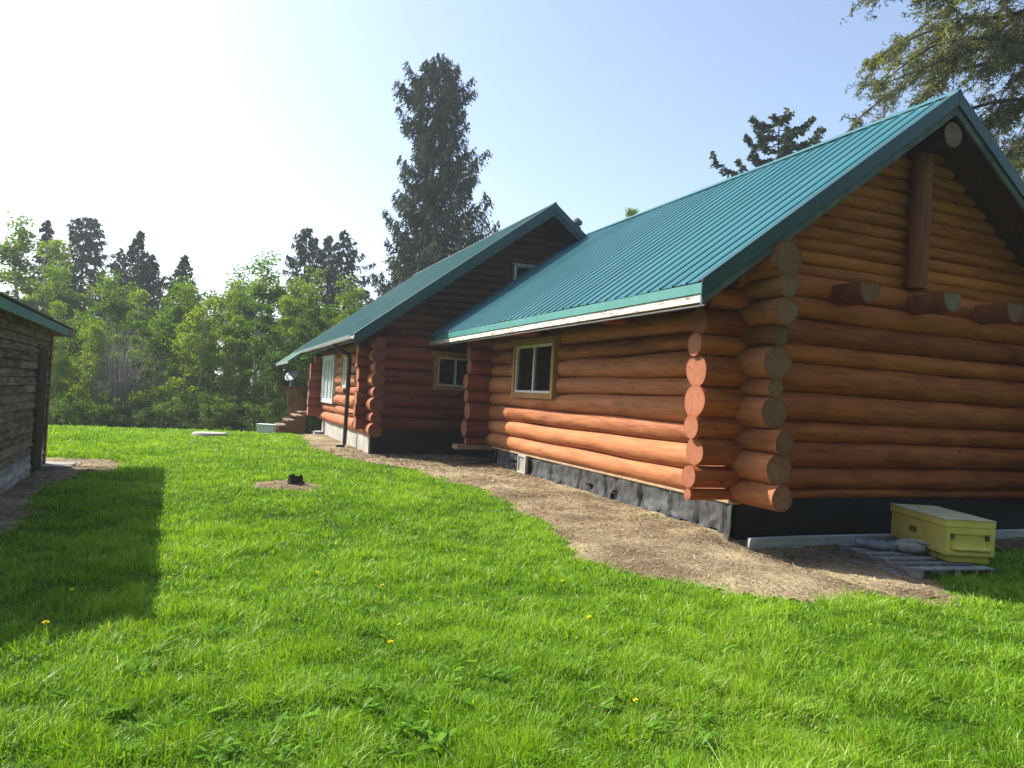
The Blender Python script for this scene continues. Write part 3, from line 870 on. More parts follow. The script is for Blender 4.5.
# ------------------------------------------------------------------ far deck, steps, dish
deck = thing('wooden_deck', 'small brown wooden deck with steps and board railing beyond the far log corner', 'deck', (2.9, 26.2, -0.12))
mb = MB()
for k in range(12): mb.box(2.95, 4.9, 25.62 + k * 0.145, 25.755 + k * 0.145, 0.64, 0.68)
mb.build('platform', MT['deckwood'], deck, 0.003)
for k in range(4):
    mb = MB(); x0 = 2.02 + k * 0.25; z = 0.02 + k * 0.17
    mb.box(x0 - 0.02, x0 + 0.27, 25.15, 26.75, z, z + 0.05)
    mb.build('step', MT['deckwood'], deck, 0.004)
mb = MB()
for yy in (25.2, 26.66):
    mb = MB()
    mb.hexa([(2.05, yy, -0.2), (3.05, yy, -0.2), (3.05, yy + 0.05, -0.2), (2.05, yy + 0.05, -0.2), (2.05, yy, 0.02), (3.05, yy, 0.64), (3.05, yy + 0.05, 0.64), (2.05, yy + 0.05, 0.02)])
    mb.build('stringer', MT['railwood'], deck)
mb = MB()
for k in range(5):
    mb.hexa([(2.72 + k * 0.115, 26.95, 0.45), (2.82 + k * 0.115, 26.95, 0.45), (2.82 + k * 0.115, 26.98, 0.45), (2.72 + k * 0.115, 26.98, 0.45),
             (2.58 + k * 0.115, 26.95, 1.46), (2.68 + k * 0.115, 26.95, 1.46), (2.68 + k * 0.115, 26.98, 1.46), (2.58 + k * 0.115, 26.98, 1.46)])
mb.box(2.50, 3.15, 26.9, 27.03, 1.465, 1.505)
mb.build('railing', MT['railwood'], deck, 0.003)
for (px_, py_) in ((3.1, 25.66), (4.8, 25.66), (2.98, 29.6)):
    mb = MB(); mb.box(px_ - 0.05, px_ + 0.05, py_ - 0.05, py_ + 0.05, -1.2, 0.63); mb.build('post', MT['railwood'], deck)

dish = thing('satellite_dish', 'grey oval satellite dish standing above the deck railing', 'satellite dish', (2.72, 26.95, 1.5))
mb = MB()
n1, n2 = 8, 24
nrm = np.array([-0.45, -0.30, 0.45]); nrm /= np.linalg.norm(nrm)
ux = np.cross(nrm, [0, 0, 1.0]); ux /= np.linalg.norm(ux); uy = np.cross(ux, nrm)
V = []; cen = np.array([2.80, 27.0, 1.88])
for back in (0, 1):
    for i in range(n1 + 1):
        r = i / n1
        for j in range(n2):
            a = 2 * np.pi * j / n2
            V.append(cen + ux * math.cos(a) * r * 0.33 + uy * math.sin(a) * r * 0.27 + nrm * (0.07 * r * r - 0.02 * back))
F = []
for back in (0, 1):
    o0 = back * (n1 + 1) * n2
    for i in range(n1):
        for j in range(n2):
            k = (j + 1) % n2
            f = (o0 + i * n2 + j, o0 + i * n2 + k, o0 + (i + 1) * n2 + k, o0 + (i + 1) * n2 + j)
            F.append(f if not back else f[::-1])
for j in range(n2):
    k = (j + 1) % n2; a0 = n1 * n2; b0 = (n1 + 1) * n2 + n1 * n2
    F.append((a0 + j, a0 + k, b0 + k, b0 + j))
mb.add(V, F, 0, True)
mb.build('reflector', MT['dish'], dish)
mb = MB(); mb.tube([(2.72, 26.97, 1.5), (2.72, 26.98, 1.62), (2.79, 27.0, 1.84)], 0.022, 8); mb.box(2.66, 2.78, 26.92, 27.02, 1.505, 1.515); mb.build('mast', MT['tin'], dish)
mb = MB(); p = cen - uy * 0.25 + nrm * 0.04; q = cen + nrm * 0.40 - uy * 0.12
mb.tube([p, p * 0.4 + q * 0.6 - uy * 0.02, q], 0.012, 6); mb.obox(q, ux, uy, nrm, 0.03, 0.03, 0.05); mb.build('feed_arm', MT['grey_board'], dish)

tote = thing('plastic_tote', 'white plastic tote lying on the grass by the deck steps', 'tote', (1.86, 24.9, -0.06), R_(-20))
mb = MB()
mb.hexa([(-.24, -.17, 0), (.24, -.17, 0), (.24, .17, 0), (-.24, .17, 0), (-.28, -.2, .30), (.28, -.2, .30), (.28, .2, .30), (-.28, .2, .30)], tone=.5)
mb.v[-1] += np.array([1.86, 24.9, -0.06]); 
mb.build('tub', MT['tote'], tote, 0.02)
mb = MB(); mb.box(1.86 - .30, 1.86 + .30, 24.9 - .22, 24.9 + .22, 0.242, 0.275, tone=.5); mb.build('lid', MT['tote'], tote, 0.01)

mb = MB(); mb.tube([(0.16, 22.3, -0.04), (0.16, 22.3, 0.09), (0.16, 22.3, 0.115)], [0.46, 0.46, 0.44], 28)
tag(mb.build('well_cover', MT['concrete']), 'flat pale round concrete cover low in the far lawn', 'well cover')

# ------------------------------------------------------------------ the shed at the left edge
shed = thing('wooden_shed', 'weathered brown board shed with green fascia cut off by the left edge', 'shed', (-2.38, 13.97, 0), R_(2.2))
# local frame: x right, y along the wall, origin at the far corner of the visible wall
def place(mb, lx=-2.38, ly=13.97):
    for v in mb.v: v += np.array([lx, ly, 0.0])
    return mb
mb = MB(); z = 0.02; k = 0
while z < 2.25:
    h = 0.112
    for (a, b_) in ((-6.8, -1.19), (-0.45, 0.0)) if 0.1 < z < 1.85 else ((-6.8, 0.0),):
        cuts = [a] + sorted(random.uniform(a, b_) for _ in range(2 if b_ - a > 2 else 0)) + [b_]
        for c0_, c1_ in zip(cuts[:-1], cuts[1:]):
            j = random.uniform(-0.006, 0.006)
            mb.hexa([(-0.03, c0_, z), (0.022 + j, c0_, z), (0.022 + j, c1_, z), (-0.03, c1_, z), (-0.03, c0_, z + h - 0.008), (0.004 + j, c0_, z + h - 0.008), (0.004 + j, c1_, z + h - 0.008), (-0.03, c1_, z + h - 0.008)], mat=1 if z < 0.34 else 0)
    # far end wall and near end wall rows
    mb.hexa([(-5.0, -0.02, z), (-0.035, -0.02, z), (-0.035, 0.02, z), (-5.0, 0.02, z), (-5.0, -0.02, z + h - 0.006), (-0.035, -0.02, z + h - 0.006), (-0.035, 0.008, z + h - 0.006), (-5.0, 0.008, z + h - 0.006)], mat=1 if z < 0.34 else 0)
    mb.box(-5.0, -0.035, -6.8, -6.76, z, z + h - 0.006)
    mb.box(-5.03, -5.0, -6.8, 0.0, z, z + h - 0.006)
    z += h
mb.box(-4.98, -0.05, -6.7, -0.05, -0.2, 2.2, tone=0.1)
for sgn in (0, 1):      # gable triangles under the roof
    yy = -0.05 - sgn * 6.65
    mb.add([(-5.0, yy, 2.2), (-0.04, yy, 2.2), (-2.52, yy, 3.3), (-5.0, yy - 0.05, 2.2), (-0.04, yy - 0.05, 2.2), (-2.52, yy - 0.05, 3.3)], [(0, 1, 2), (5, 4, 3), (0, 3, 4, 1), (1, 4, 5, 2), (2, 5, 3, 0)])
place(mb).build('wall', [MT['barn'], MT['barn_white']], shed)
mb = MB()
mb.box(-0.045, 0.040, -1.18, -0.46, 0.03, 1.90)
place(mb).build('door', MT['barn_door'], shed, 0.004)
mb = MB(); mb.box(-0.03, 0.030, -1.24, -1.185, 0.03, 1.96, tone=.2); mb.box(-0.03, 0.030, -0.455, -0.40, 0.03, 1.96, tone=.4); mb.box(-0.03, 0.030, -1.18, -0.46, 1.905, 1.96, tone=.3); mb.box(-0.02, 0.04, -0.09, 0.03, 0.0, 2.2, tone=.8)
place(mb).build('door_frame', MT['barn'], shed, 0.004)
mb = MB()
E_ = 0.17; zt = 2.33; rp = 0.42
def sl(x): return zt + (0.17 - x) * rp
y0_, y1_ = -7.1, 1.7
for s_ in (1, -1):
    X = (lambda x: x) if s_ == 1 else (lambda x: -5.04 - x)
    nrow = 14
    for r in range(nrow):
        xa = E_ + 0.03 - r * 0.205; xb = xa - 0.225
        xa_, xb_ = X(xa), X(max(xb, -2.52))
        zj = random.uniform(0, 0.004)
        za, zb = sl(xa), sl(max(xb, -2.52))
        mb.hexa([(xa_, y0_, za - 0.004), (xb_, y0_, zb - 0.012), (xb_, y1_, zb - 0.012), (xa_, y1_, za - 0.004), (xa_, y0_, za + 0.014 + zj), (xb_, y0_, zb + 0.002), (xb_, y1_, zb + 0.002), (xa_, y1_, za + 0.014 + zj)])
rf = place(mb).build('roof', MT['shingle'], shed)
mb = MB()
for s_ in (1, -1):
    X = (lambda x: x) if s_ == 1 else (lambda x: -5.04 - x)
    mb.hexa([(X(E_), y0_ + .02, zt - .07), (X(-2.52), y0_ + .02, sl(-2.52) - .07), (X(-2.52), y1_ - .02, sl(-2.52) - .07), (X(E_), y1_ - .02, zt - .07),
             (X(E_), y0_ + .02, zt - .015), (X(-2.52), y0_ + .02, sl(-2.52) - .015), (X(-2.52), y1_ - .02, sl(-2.52) - .015), (X(E_), y1_ - .02, zt - .015)])
place(mb).build('soffit', MT['barn_bare'], rf)
mb = MB()
for a, b_ in ((-7.05, -3.2), (-3.195, 0.35)): mb.box(E_ + 0.002, E_ + 0.028, a, b_, zt - 0.15, zt - 0.035, tone=random.random())
place(mb).build('fascia', MT['barn_fascia'], rf, 0.004)
mb = MB(); mb.box(E_ + 0.003, E_ + 0.026, 0.353, 1.44, zt - 0.135, zt - 0.036); mb.box(-2.5, E_ + 0.02, 1.445, 1.47, zt - 0.13, zt - 0.02)
o = place(mb).build('fascia', MT['barn_bare'], rf, 0.006); o['label'] = 'bare rotten fascia end with flaked paint'
mb = MB(); mb.box(-2.50, -1.93, 13.55, 14.3, -0.05, 0.075, tone=.1)
tag(mb.build('concrete_pad', MT['concrete'], None, 0.015), 'small grey concrete pad at the foot of the shed corner', 'concrete pad')

# ------------------------------------------------------------------ beehive on its pallet, boards
BZ = 0.02
QK = 1.13
ang = math.atan2(0.923, 0.386)
hive = thing('beehive', 'long yellow beehive box with a faded flat lid sitting tilted over the pallet', 'beehive', (8.41, 6.40, BZ), ang)
HL, HW = 0.535, 0.248    # half length (local x), half width (local y)
off = np.array([8.41, 6.40, BZ])
def hb(): return MB()
def fin(mb, name, mat, parent=None, bev=0.004):
    for v in mb.v: v *= QK
    for v in mb.v: v += off
    return mb.build(name, mat, parent or hive, bev)
mb = hb()
t_ = 0.022
# local +y side faces -X world (long side in view); local -x end faces the camera
mb.box(-HL, -HL + t_, -HW + t_, HW - t_, 0.0, 0.275, tone=.5); mb.box(HL - t_, HL, -HW + t_, HW - t_, 0.0, 0.275, tone=.5)
mb.box(-HL, HL, -HW, -HW + t_, 0.0, 0.275, tone=.4)
# the side in view, with its hand hold cut through
hx0, hx1, hz0, hz1 = -0.005, 0.185, 0.115, 0.185
mb.box(-HL, hx0, HW - t_, HW, 0, 0.275, tone=.6); mb.box(hx1, HL, HW - t_, HW, 0, 0.275, tone=.6)
mb.box(hx0, hx1, HW - t_, HW, 0, hz0, tone=.6); mb.box(hx0, hx1, HW - t_, HW, hz1, 0.275, tone=.6)
body = fin(mb, 'hive_body', MT['yellow'])
mb = hb(); mb.box(hx0 - .01, hx1 + .01, HW - t_ - 0.012, HW - t_ - 0.001, hz0 - .01, hz1 + .01, tone=.4); fin(mb, 'hand_hold', MT['yellow_dark'], body, 0)
mb = hb(); mb.box(-HL - .012, HL + .012, -HW - .012, HW + .012, 0.283, 0.352, tone=.6); mb.box(-HL - .004, HL + .004, -HW - .004, HW + .004, 0.275, 0.283, tone=.1)
lid = fin(mb, 'lid', MT['yellow'])
mb = hb(); mb.box(-HL - .016, HL + .016, -HW - .016, HW + .016, 0.3525, 0.362, tone=.5); fin(mb, 'lid_top', MT['lid'], lid, 0.002)
# end frame: posts, ledge bar and a recessed panel edge
mb = hb()
mb.box(-HL - .022, -HL - .001, -HW, -HW + .045, 0.0, 0.275, tone=.6); mb.box(-HL - .022, -HL - .001, HW - .045, HW, 0.0, 0.275, tone=.6)
mb.box(-HL - .022, -HL - .001, -HW + .046, HW - .046, 0.0, 0.04, tone=.6); mb.box(-HL - .018, -HL - .001, -HW + .046, HW - .046, 0.215, 0.275, tone=.5)
mb.box(-HL - .045, -HL - .001, -HW + .06, HW - .07, 0.055, 0.08, tone=.8)
fin(mb, 'end_frame', MT['yellow'])
for yy in (-HW + .07, HW - .07):
    mb = hb(); mb.tube([(-HL - .005, yy, 0.205), (-HL - .03, yy, 0.205), (-HL - .04, yy, 0.185), (-HL - .03, yy, 0.165)], 0.012, 8); mb.box(-HL - .008, -HL - .001, yy - .02, yy + .02, .16, .23)
    fin(mb, 'hook', MT['barn_bare'], None, 0)
mb = hb(); mb.box(-HL + .02, HL - .1, -HW + .03, HW - .05, -0.075, -0.001, tone=.3); fin(mb, 'bottom_board', MT['yellow'])

pal = thing('pallet', 'low grey wooden pallet of weathered slats under the yellow beehive', 'pallet', (7.99, 6.33, -0.2), R_(-98))
# local frame of the pallet: x runs along the front board
pf = np.array([7.99, 6.33, -0.2])
for k in range(3):
    mb = MB(); yy = -0.56 + k * 0.42; mb.box(-0.62, 0.62, yy, yy + 0.042, 0.005, 0.093)
    for v in mb.v: v *= QK
    for v in mb.v: v += pf
    mb.build('bearer', MT['greywood'], pal, 0.004)
for k in range(6):
    mb = MB(); x0 = -0.62 + k * 0.222; mb.box(x0, x0 + 0.125, -0.575, 0.33, 0.095, 0.113)
    for v in mb.v: v *= QK
    for v in mb.v: v += pf
    mb.build('slat', MT['greywood'], pal, 0.003)


def low(p):
    p = np.array(p, float); return np.array([p[0] * QK, p[1] * QK, 1.55 - (1.55 - p[2]) * QK])


def plank(name, label, cat, p, q, w_, h_, mat, roll=0.0, group=None):
    p = np.array(p, float); q = np.array(q, float)
    ax = (q - p); L = np.linalg.norm(ax); ax /= L
    ay = np.cross([0, 0, 1.0], ax); ay /= np.linalg.norm(ay); az = np.cross(ax, ay)
    ay, az = ay * math.cos(roll) + az * math.sin(roll), az * math.cos(roll) - ay * math.sin(roll)
    mb = MB(); n = 12
    for i in range(n + 1):
        pass
    V = []
    for i in range(n + 1):
        c = p + ax * L * i / n + az * 0.004 * math.sin(i * 0.9) + ay * 0.005 * math.sin(i * 0.7)
        for sy, sz in ((-1, -1), (1, -1), (1, 1), (-1, 1)): V.append(c + ay * sy * w_ / 2 + az * sz * h_ / 2)
    F = [(0, 3, 2, 1), (n * 4, n * 4 + 1, n * 4 + 2, n * 4 + 3)]
    for i in range(n):
        for j in range(4):
            k = (j + 1) % 4
            F.append((i * 4 + j, i * 4 + k, (i + 1) * 4 + k, (i + 1) * 4 + j))
    mb.add(V, F, 0, False, random.random())
    return tag(mb.build(name, mat, None, 0.004), label, cat, group)


plank('long_plank', 'long grey plank lying on edge along the black gable foundation', 'plank', (6.08, 7.10, -0.085), (11.6, 7.15, -0.08), 0.05, 0.22, MT['paleplank'], 0.18)
plank('loose_board', 'grey board half sunk in the dirt in front of the pallet', 'board', low((6.30, 5.80, 0.035)), low((6.35, 5.20, 0.03)), 0.11, 0.03, MT['greywood'])
plank('loose_board', 'short weathered board lying behind the pallet near the plank', 'board', low((6.45, 6.25, 0.04)), low((6.9, 6.28, 0.05)), 0.12, 0.03, MT['barn_bare'])
# rolled tarp
mb = MB(); n = 14
P = [low((6.66 + 0.30 * t, 6.05 - 0.26 * t, 0.162 + 0.006 * math.sin(t * 9))) for t in np.linspace(0, 1, n)]
ph = np.random.default_rng(3).random(8) * 6
mb.tube(P, [0.055 + 0.012 * math.sin(i * 1.7) for i in range(n)], 18, 0, 0.5, wob=lambda i, a: 0.10 * np.sin(3 * a + ph[0] + i * 0.4) + 0.07 * np.sin(7 * a + i * 0.9))
tag(mb.build('rolled_tarp', MT['tarp']), 'blue grey rolled tarp resting on the pallet slats', 'tarp')
# crumpled white bag
n1, n2 = 18, 26; V = []
for i in range(n1 + 1):
    th = math.pi * i / n1
    for j in range(n2):
        a = 2 * math.pi * j / n2
        k = 1 + 0.22 * (float(fbm(np.array(3 * math.cos(a) * math.sin(th) + 5), np.array(3 * math.sin(a) * math.sin(th) + 2 * math.cos(th)), 51)) - 0.44) * 2 + 0.08 * math.sin(6 * a + 4 * th)
        x_, y_, z_ = math.cos(a) * math.sin(th) * 0.17 * k, math.sin(a) * math.sin(th) * 0.10 * k, math.cos(th) * 0.075 * k
        c_, s_ = math.cos(-0.9), math.sin(-0.9)
        V.append(low((7.06 + x_ * c_ - y_ * s_, 5.70 + x_ * s_ + y_ * c_, 0.185 + max(z_, -0.073))))
F = [(i * n2 + j, (i + 1) * n2 + j, (i + 1) * n2 + (j + 1) % n2, i * n2 + (j + 1) % n2) for i in range(n1) for j in range(n2)]
mb = MB(); mb.add(V, F, 0, True)
mb.tube([low(p_) for p_ in ((6.99, 5.74, 0.24), (7.05, 5.62, 0.262), (7.12, 5.52, 0.24), (7.15, 5.46, 0.18), (7.11, 5.44, 0.13))], [.022, .02, .018, .018, .014], 8)
tag(mb.build('plastic_bag', MT['bag']), 'crumpled white bag squeezed between pallet and yellow beehive', 'bag')
# black hose end under the far log stack
mb = MB(); mb.tube([(5.1, 15.05, 0.05), (5.35, 15.1, 0.07), (5.6, 15.12, 0.09), (5.85, 15.1, 0.12), (5.93, 15.12, 0.3), (5.94, 15.12, 0.40)], 0.018, 8)
tag(mb.build('black_hose', MT['black_tin']), 'thin black hose lying under the far log stack', 'hose')

# ------------------------------------------------------------------ stump
rs = np.random.default_rng(9); n2 = 22; V = []; rows = [(0.0, 1.25), (0.05, 1.05), (0.10, 0.95), (0.155, 0.90), (0.14, 0.55), (0.11, 0.2)]
for i, (z, r) in enumerate(rows):
    for j in range(n2):
        a = 2 * math.pi * j / n2
        rr = 0.115 * r * (1 + 0.16 * math.sin(3 * a + 1) + 0.1 * math.sin(7 * a) + 0.08 * rs.standard_normal())
        zz = z + (0.03 * rs.standard_normal() + 0.04 * math.sin(2 * a) if 2 < i else 0)
        V.append((1.33 + rr * math.cos(a), 11.75 + rr * math.sin(a), zz * 0.85 + 0.005))
F = [(i * n2 + j, i * n2 + (j + 1) % n2, (i + 1) * n2 + (j + 1) % n2, (i + 1) * n2 + j) for i in range(len(rows) - 1) for j in range(n2)]
F.append(tuple(range((len(rows) - 1) * n2, len(rows) * n2)))
mb = MB(); mb.add(V, F, 0, False); tag(mb.build('tree_stump', MT['stumpbark']), 'dark charred tree stump in a bare patch of the lawn', 'stump')


# ------------------------------------------------------------------ lawn grass
def in_house(x, y):
    return ((x > 5.9) & (y > 7.2)) | ((x > 3.55) & (y > 17.3) & (y < 25.6)) | ((x > 2.9) & (y > 25.3)) | ((x < -2.36) & (y < 14.0) & (y > 4)) | (np.hypot(x - 0.16, y - 22.3) < 0.47)


def blades(n, dmin, dmax, power, seed):
    rs = np.random.default_rng(seed)
    u = rs.random(n * 3)
    e = 2 - power
    d = (dmin ** e + u * (dmax ** e - dmin ** e)) ** (1 / e)
    ang = R_(22.4) + rs.uniform(R_(-40), R_(40), n * 3)      # bearing from +Y to +X
    x = d * np.sin(ang); y = d * np.cos(ang)
    D = dirt_field(x, y)
    dens = np.clip((D + 0.16) / 0.48, 0, 1) ** 1.7
    thin = 0.80 + 0.5 * fbm(x * 0.9, y * 0.9, 61)
    ok = (rs.random(n * 3) < dens * thin) & ~in_house(x, y)
    ok &= ~((x > 8.2) & (y > 6.0) & (rs.random(n * 3) > 0.5))
    x, y, d, D = x[ok][:n], y[ok][:n], d[ok][:n], D[ok][:n]
    n = len(x)
    z = gz(x, y)
    sc = np.maximum(d / 4.0, 1.0)
    patch = fbm(x * 1.1, y * 1.1, 71) ; tuft = fbm(x * 5, y * 5, 73)
    h = (0.030 + 0.085 * np.clip(tuft * 2.2 - 0.6, 0, 1)) * rs.uniform(0.6, 1.35, n) * (0.7 + 0.6 * patch)
    h = h * np.clip(0.45 + D * 1.5, 0.45, 1.0) * np.where(rs.random(n) < 0.02, 1.6, 1.0)
    wd = 0.0042 * sc ** 0.85 * rs.uniform(0.6, 1.4, n)
    az = rs.uniform(0, 2 * np.pi, n) 
    lean = np.abs(rs.normal(0.5, 0.42, n))
    la = az + rs.normal(0, 0.5, n) + (fbm(x * 2, y * 2, 77) - 0.44) * 8
    dirx, diry = np.cos(la), np.sin(la)
    sx, sy = -np.sin(az), np.cos(az)
    P = []
    for t in (0.0, 0.4, 0.75, 1.0):
        bend = lean * h * (t * t * 1.1 + 0.15 * t)
        hz = h * (t - 0.28 * np.minimum(lean, 1.2) * t * t)
        P.append(np.stack([x + dirx * bend, y + diry * bend, z + hz - 0.004], -1))
    side = np.stack([sx, sy, np.zeros(n)], -1) * wd[:, None] / 2
    # a kinked blade: two quads and a tip
    q1 = np.stack([P[0] - side, P[0] + side, P[1] + side, P[1] - side], 1)
    q2 = np.stack([P[1] - side, P[1] + side, P[2] + side * 0.75, P[2] - side * 0.75], 1)
    q3 = np.stack([P[2] - side * 0.75, P[2] + side * 0.75, P[3] + side * 0.12, P[3] - side * 0.12], 1)
    tone = 0.50 + 0.75 * (patch - 0.44) + 0.5 * (tuft - 0.44) + 0.35 * (fbm(x * 0.35, y * 0.35, 79) - 0.44) + rs.normal(0, 0.18, n)
    tone = np.clip(tone, 0.0, 0.84)
    dry = rs.random(n) < (0.025 + 0.25 * np.clip(0.3 - D, 0, 0.3) + 0.5 * np.clip(fbm(x * 0.8 + 9, y * 0.8, 83) - 0.58, 0, 1))
    tone[dry] = rs.uniform(0.9, 1.0, dry.sum())
    return np.concatenate([q1, q2, q3]), np.concatenate([tone] * 3)


V1, t1 = blades(430000, 2.3, 34.0, 1.25, 1)
Vw, tw = blades(30000, 0.8, 2.6, 0.6, 2)
o = fast_mesh('lawn_grass', np.concatenate([V1, Vw]), 4, np.concatenate([t1, tw]), MT['grass'])
tag(o, 'bright green unmown lawn grass in front of the house', 'grass', kind='stuff')

# broad leaved weeds among the grass
def rosettes(n, seed):
    rs = np.random.default_rng(seed)
    Q = []; T = []
    k = 0
    foot = [(rs.uniform(5.35, 5.78), rs.choice([8.4, 9.6, 10.4, 11.6, 12.6, 13.0, 14.2, 14.6]) + rs.normal(0, .22)) for _ in range(70)]
    while k < n:
        d = 2.8 + 11 * rs.random() ** 1.4; a = R_(22.4) + rs.uniform(R_(-40), R_(36))
        x, y = d * math.sin(a), d * math.cos(a)
        if foot: x, y = foot.pop()
        elif dirt_field(np.array([x]), np.array([y]))[0] < 0.15 or in_house(np.array([x]), np.array([y]))[0] or fbm(np.array([x * .7]), np.array([y * .7]), 91)[0] < 0.40: continue
        k += 1
        L = rs.uniform(0.04, 0.11); nl = rs.integers(3, 7); z = float(gz(x, y))
        for j in range(nl):
            b_ = rs.uniform(0, 6.28); l = L * rs.uniform(0.7, 1.2); e = rs.uniform(0.35, 1.0); wd = l * rs.uniform(0.16, 0.3)
            dx, dy = math.cos(b_), math.sin(b_)
            P = [np.array([x + dx * l * t * math.cos(e * (1 - 0.5 * t)), y + dy * l * t * math.cos(e * (1 - .5 * t)), z + 0.02 + l * t * math.sin(e) * (1 - 0.45 * t)]) for t in (0, .35, .75, 1)]
            s_ = np.array([-dy, dx, 0])
            ws = [0.15, 0.8, 1.0, 0.1]
            for i in range(3):
                Q.append([P[i] - s_ * wd * ws[i] / 2, P[i] + s_ * wd * ws[i] / 2, P[i + 1] + s_ * wd * ws[i + 1] / 2, P[i + 1] - s_ * wd * ws[i + 1] / 2]); T.append(rs.random())
    return np.array(Q), np.array(T)
Q, T = rosettes(420, 4)
tag(fast_mesh('lawn_weeds', Q, 4, T, MT['weed']), 'low broad leaved weeds scattered through the lawn', 'weeds', kind='stuff')

# straw, bark chips and dead grass on the bare earth
rs = np.random.default_rng(17); n = 60000
x = np.concatenate([rs.uniform(2.6, 12.5, n), rs.uniform(-2.3, -1.2, 2500), rs.uniform(0.7, 1.95, 700)])
y = np.concatenate([4.3 + 14.5 * rs.random(n) ** 1.5, rs.uniform(5, 15, 2500), rs.uniform(11.0, 12.5, 700)])
D = dirt_field(x, y); ok = (D < 0.1) & ~((x > 5.85) & (y > 7.25))
x, y, D = x[ok], y[ok], D[ok]; n = len(x)
sc = np.maximum(np.hypot(x, y) / 7, 0.8)
L = rs.uniform(0.010, 0.062, n) * sc; W = rs.uniform(0.002, 0.007, n) * sc
a = rs.uniform(0, 6.28, n); tl = rs.normal(0, 0.25, n)
depth = np.clip(-(D - 0.12) / 0.3, 0, 1)
z = gz(x, y) + 0.004 + depth * (0.012 + 0.045 * fbm(x * 3.1, y * 3.1, 21) + 0.03 * fbm(x * 11, y * 11, 22)) + rs.uniform(0.002, 0.018, n)
c = np.stack([x, y, z], -1); ax = np.stack([np.cos(a) * np.cos(tl), np.sin(a) * np.cos(tl), np.sin(tl)], -1) * L[:, None] / 2
sd = np.stack([-np.sin(a), np.cos(a), rs.normal(0, 0.3, n)], -1) * W[:, None] / 2
Q = np.stack([c - ax - sd, c - ax + sd, c + ax + sd, c + ax - sd], 1)
tn = np.clip(0.45 + 0.9 * (fbm(x * 0.9, y * 0.9, 23) - 0.44) + rs.normal(0, 0.28, n), 0, 1)
tag(fast_mesh('straw_litter', Q, 4, tn, MT['straw']), 'dry straw and bark litter on the bare earth by the house', 'litter', kind='stuff')

# dandelions
DANDE = [(-0.775, 4.933, 'yellow dandelion in the front edge of the shed shadow', 1.5), (-0.758, 5.856, 'yellow dandelion inside the dark shed shadow on the lawn', 1.1),
         (-0.176, 6.033, 'yellow dandelion in sunlight just right of the shed shadow', 1.1), (0.893, 6.072, 0, 1.0), (1.3, 5.53, 0, 1.1), (1.229, 4.648, 0, .9), (1.068, 4.258, 0, 1.2),
         (2.78, 5.448, 0, 1.0), (2.504, 4.459, 0, 1.2), (2.087, 3.196, 'orange yellow dandelion lowest in the lawn, nearest the front', 1.0), (2.244, 6.339, 0, 1.0), (4.417, 3.858, 'yellow dandelion on the lawn below the pallet', 1.0)]
proto = None
for i, (x, y, lab, s_) in enumerate(DANDE):
    z = float(gz(x, y))
    if proto is None:
        proto = thing('dandelion', lab, 'dandelion', (x, y, z), 0, 'dandelions in the lawn')
        mb = MB(); mb.tube([(x, y, z), (x + .004, y, z + .05), (x + .002, y + .004, z + .088)], 0.0022, 5); st = mb.build('stem', MT['stem'], proto)
        mb = MB(); rs = np.random.default_rng(2)
        for ring, (rr, up, nn) in enumerate(((0.021, 0.006, 18), (0.016, 0.011, 15), (0.010, 0.014, 10))):
            for j in range(nn):
                a = 6.283 * j / nn + ring * .3; dx, dy = math.cos(a), math.sin(a); b_ = np.array([x + .002, y + .004, z + .088])
                t = b_ + np.array([dx * rr, dy * rr, up]); sd = np.array([-dy, dx, 0]) * 0.0028
                mb.add([b_ - sd * .4, b_ + sd * .4, t + sd, t - sd], [(0, 1, 2, 3)], 0, False, rs.random())
        mb.tube([b_ + np.array([0, 0, -.006]), b_ + np.array([0, 0, .006])], [0.004, 0.009], 8)
        fl = mb.build('flower_head', MT['yellowflower'], proto)
        r = proto
    else:
        r = proto.copy(); COL.objects.link(r)
        for ch in (st, fl):
            c = ch.copy(); COL.objects.link(c); c.parent = r
        r.location = (x, y, z)
    r.scale = (s_ * .66, s_ * .66, s_ * .85); r.rotation_euler = (random.uniform(-.2, .2), random.uniform(-.2, .2), random.uniform(0, 6))
    r['label'] = lab or 'small yellow dandelion in the sunlit middle of the lawn'


# ------------------------------------------------------------------ trees
def bearing(u, dist):
    """ground point seen at sight angle u (pixels of the picture plane right of centre) and depth dist"""
    d = np.array([u / 740.0, 0.02, 1.0])
    p = CAMR @ d * dist
    return float(p[0]), float(p[1])


RIGHT = np.array([0.923, -0.381])


def leafquads(c, size, rs, tone, up=0.35, asp=0.75):
    n = len(c)
    nrm = rs.normal(0, 1, (n, 3)); nrm[:, 2] = np.abs(nrm[:, 2]) + up
    nrm /= np.linalg.norm(nrm, axis=1)[:, None]
    a = np.cross(nrm, rs.normal(0, 1, (n, 3))); a /= np.linalg.norm(a, axis=1)[:, None] + 1e-9
    b_ = np.cross(nrm, a)
    s_ = size * rs.uniform(0.65, 1.3, n)
    A = a * (s_ * 0.5)[:, None]; B = b_ * (s_ * 0.5 * asp)[:, None]
    return np.stack([c - A, c + B * 0.9 - A * 0.15, c + A, c - B * 0.9 - A * 0.15], 1), tone


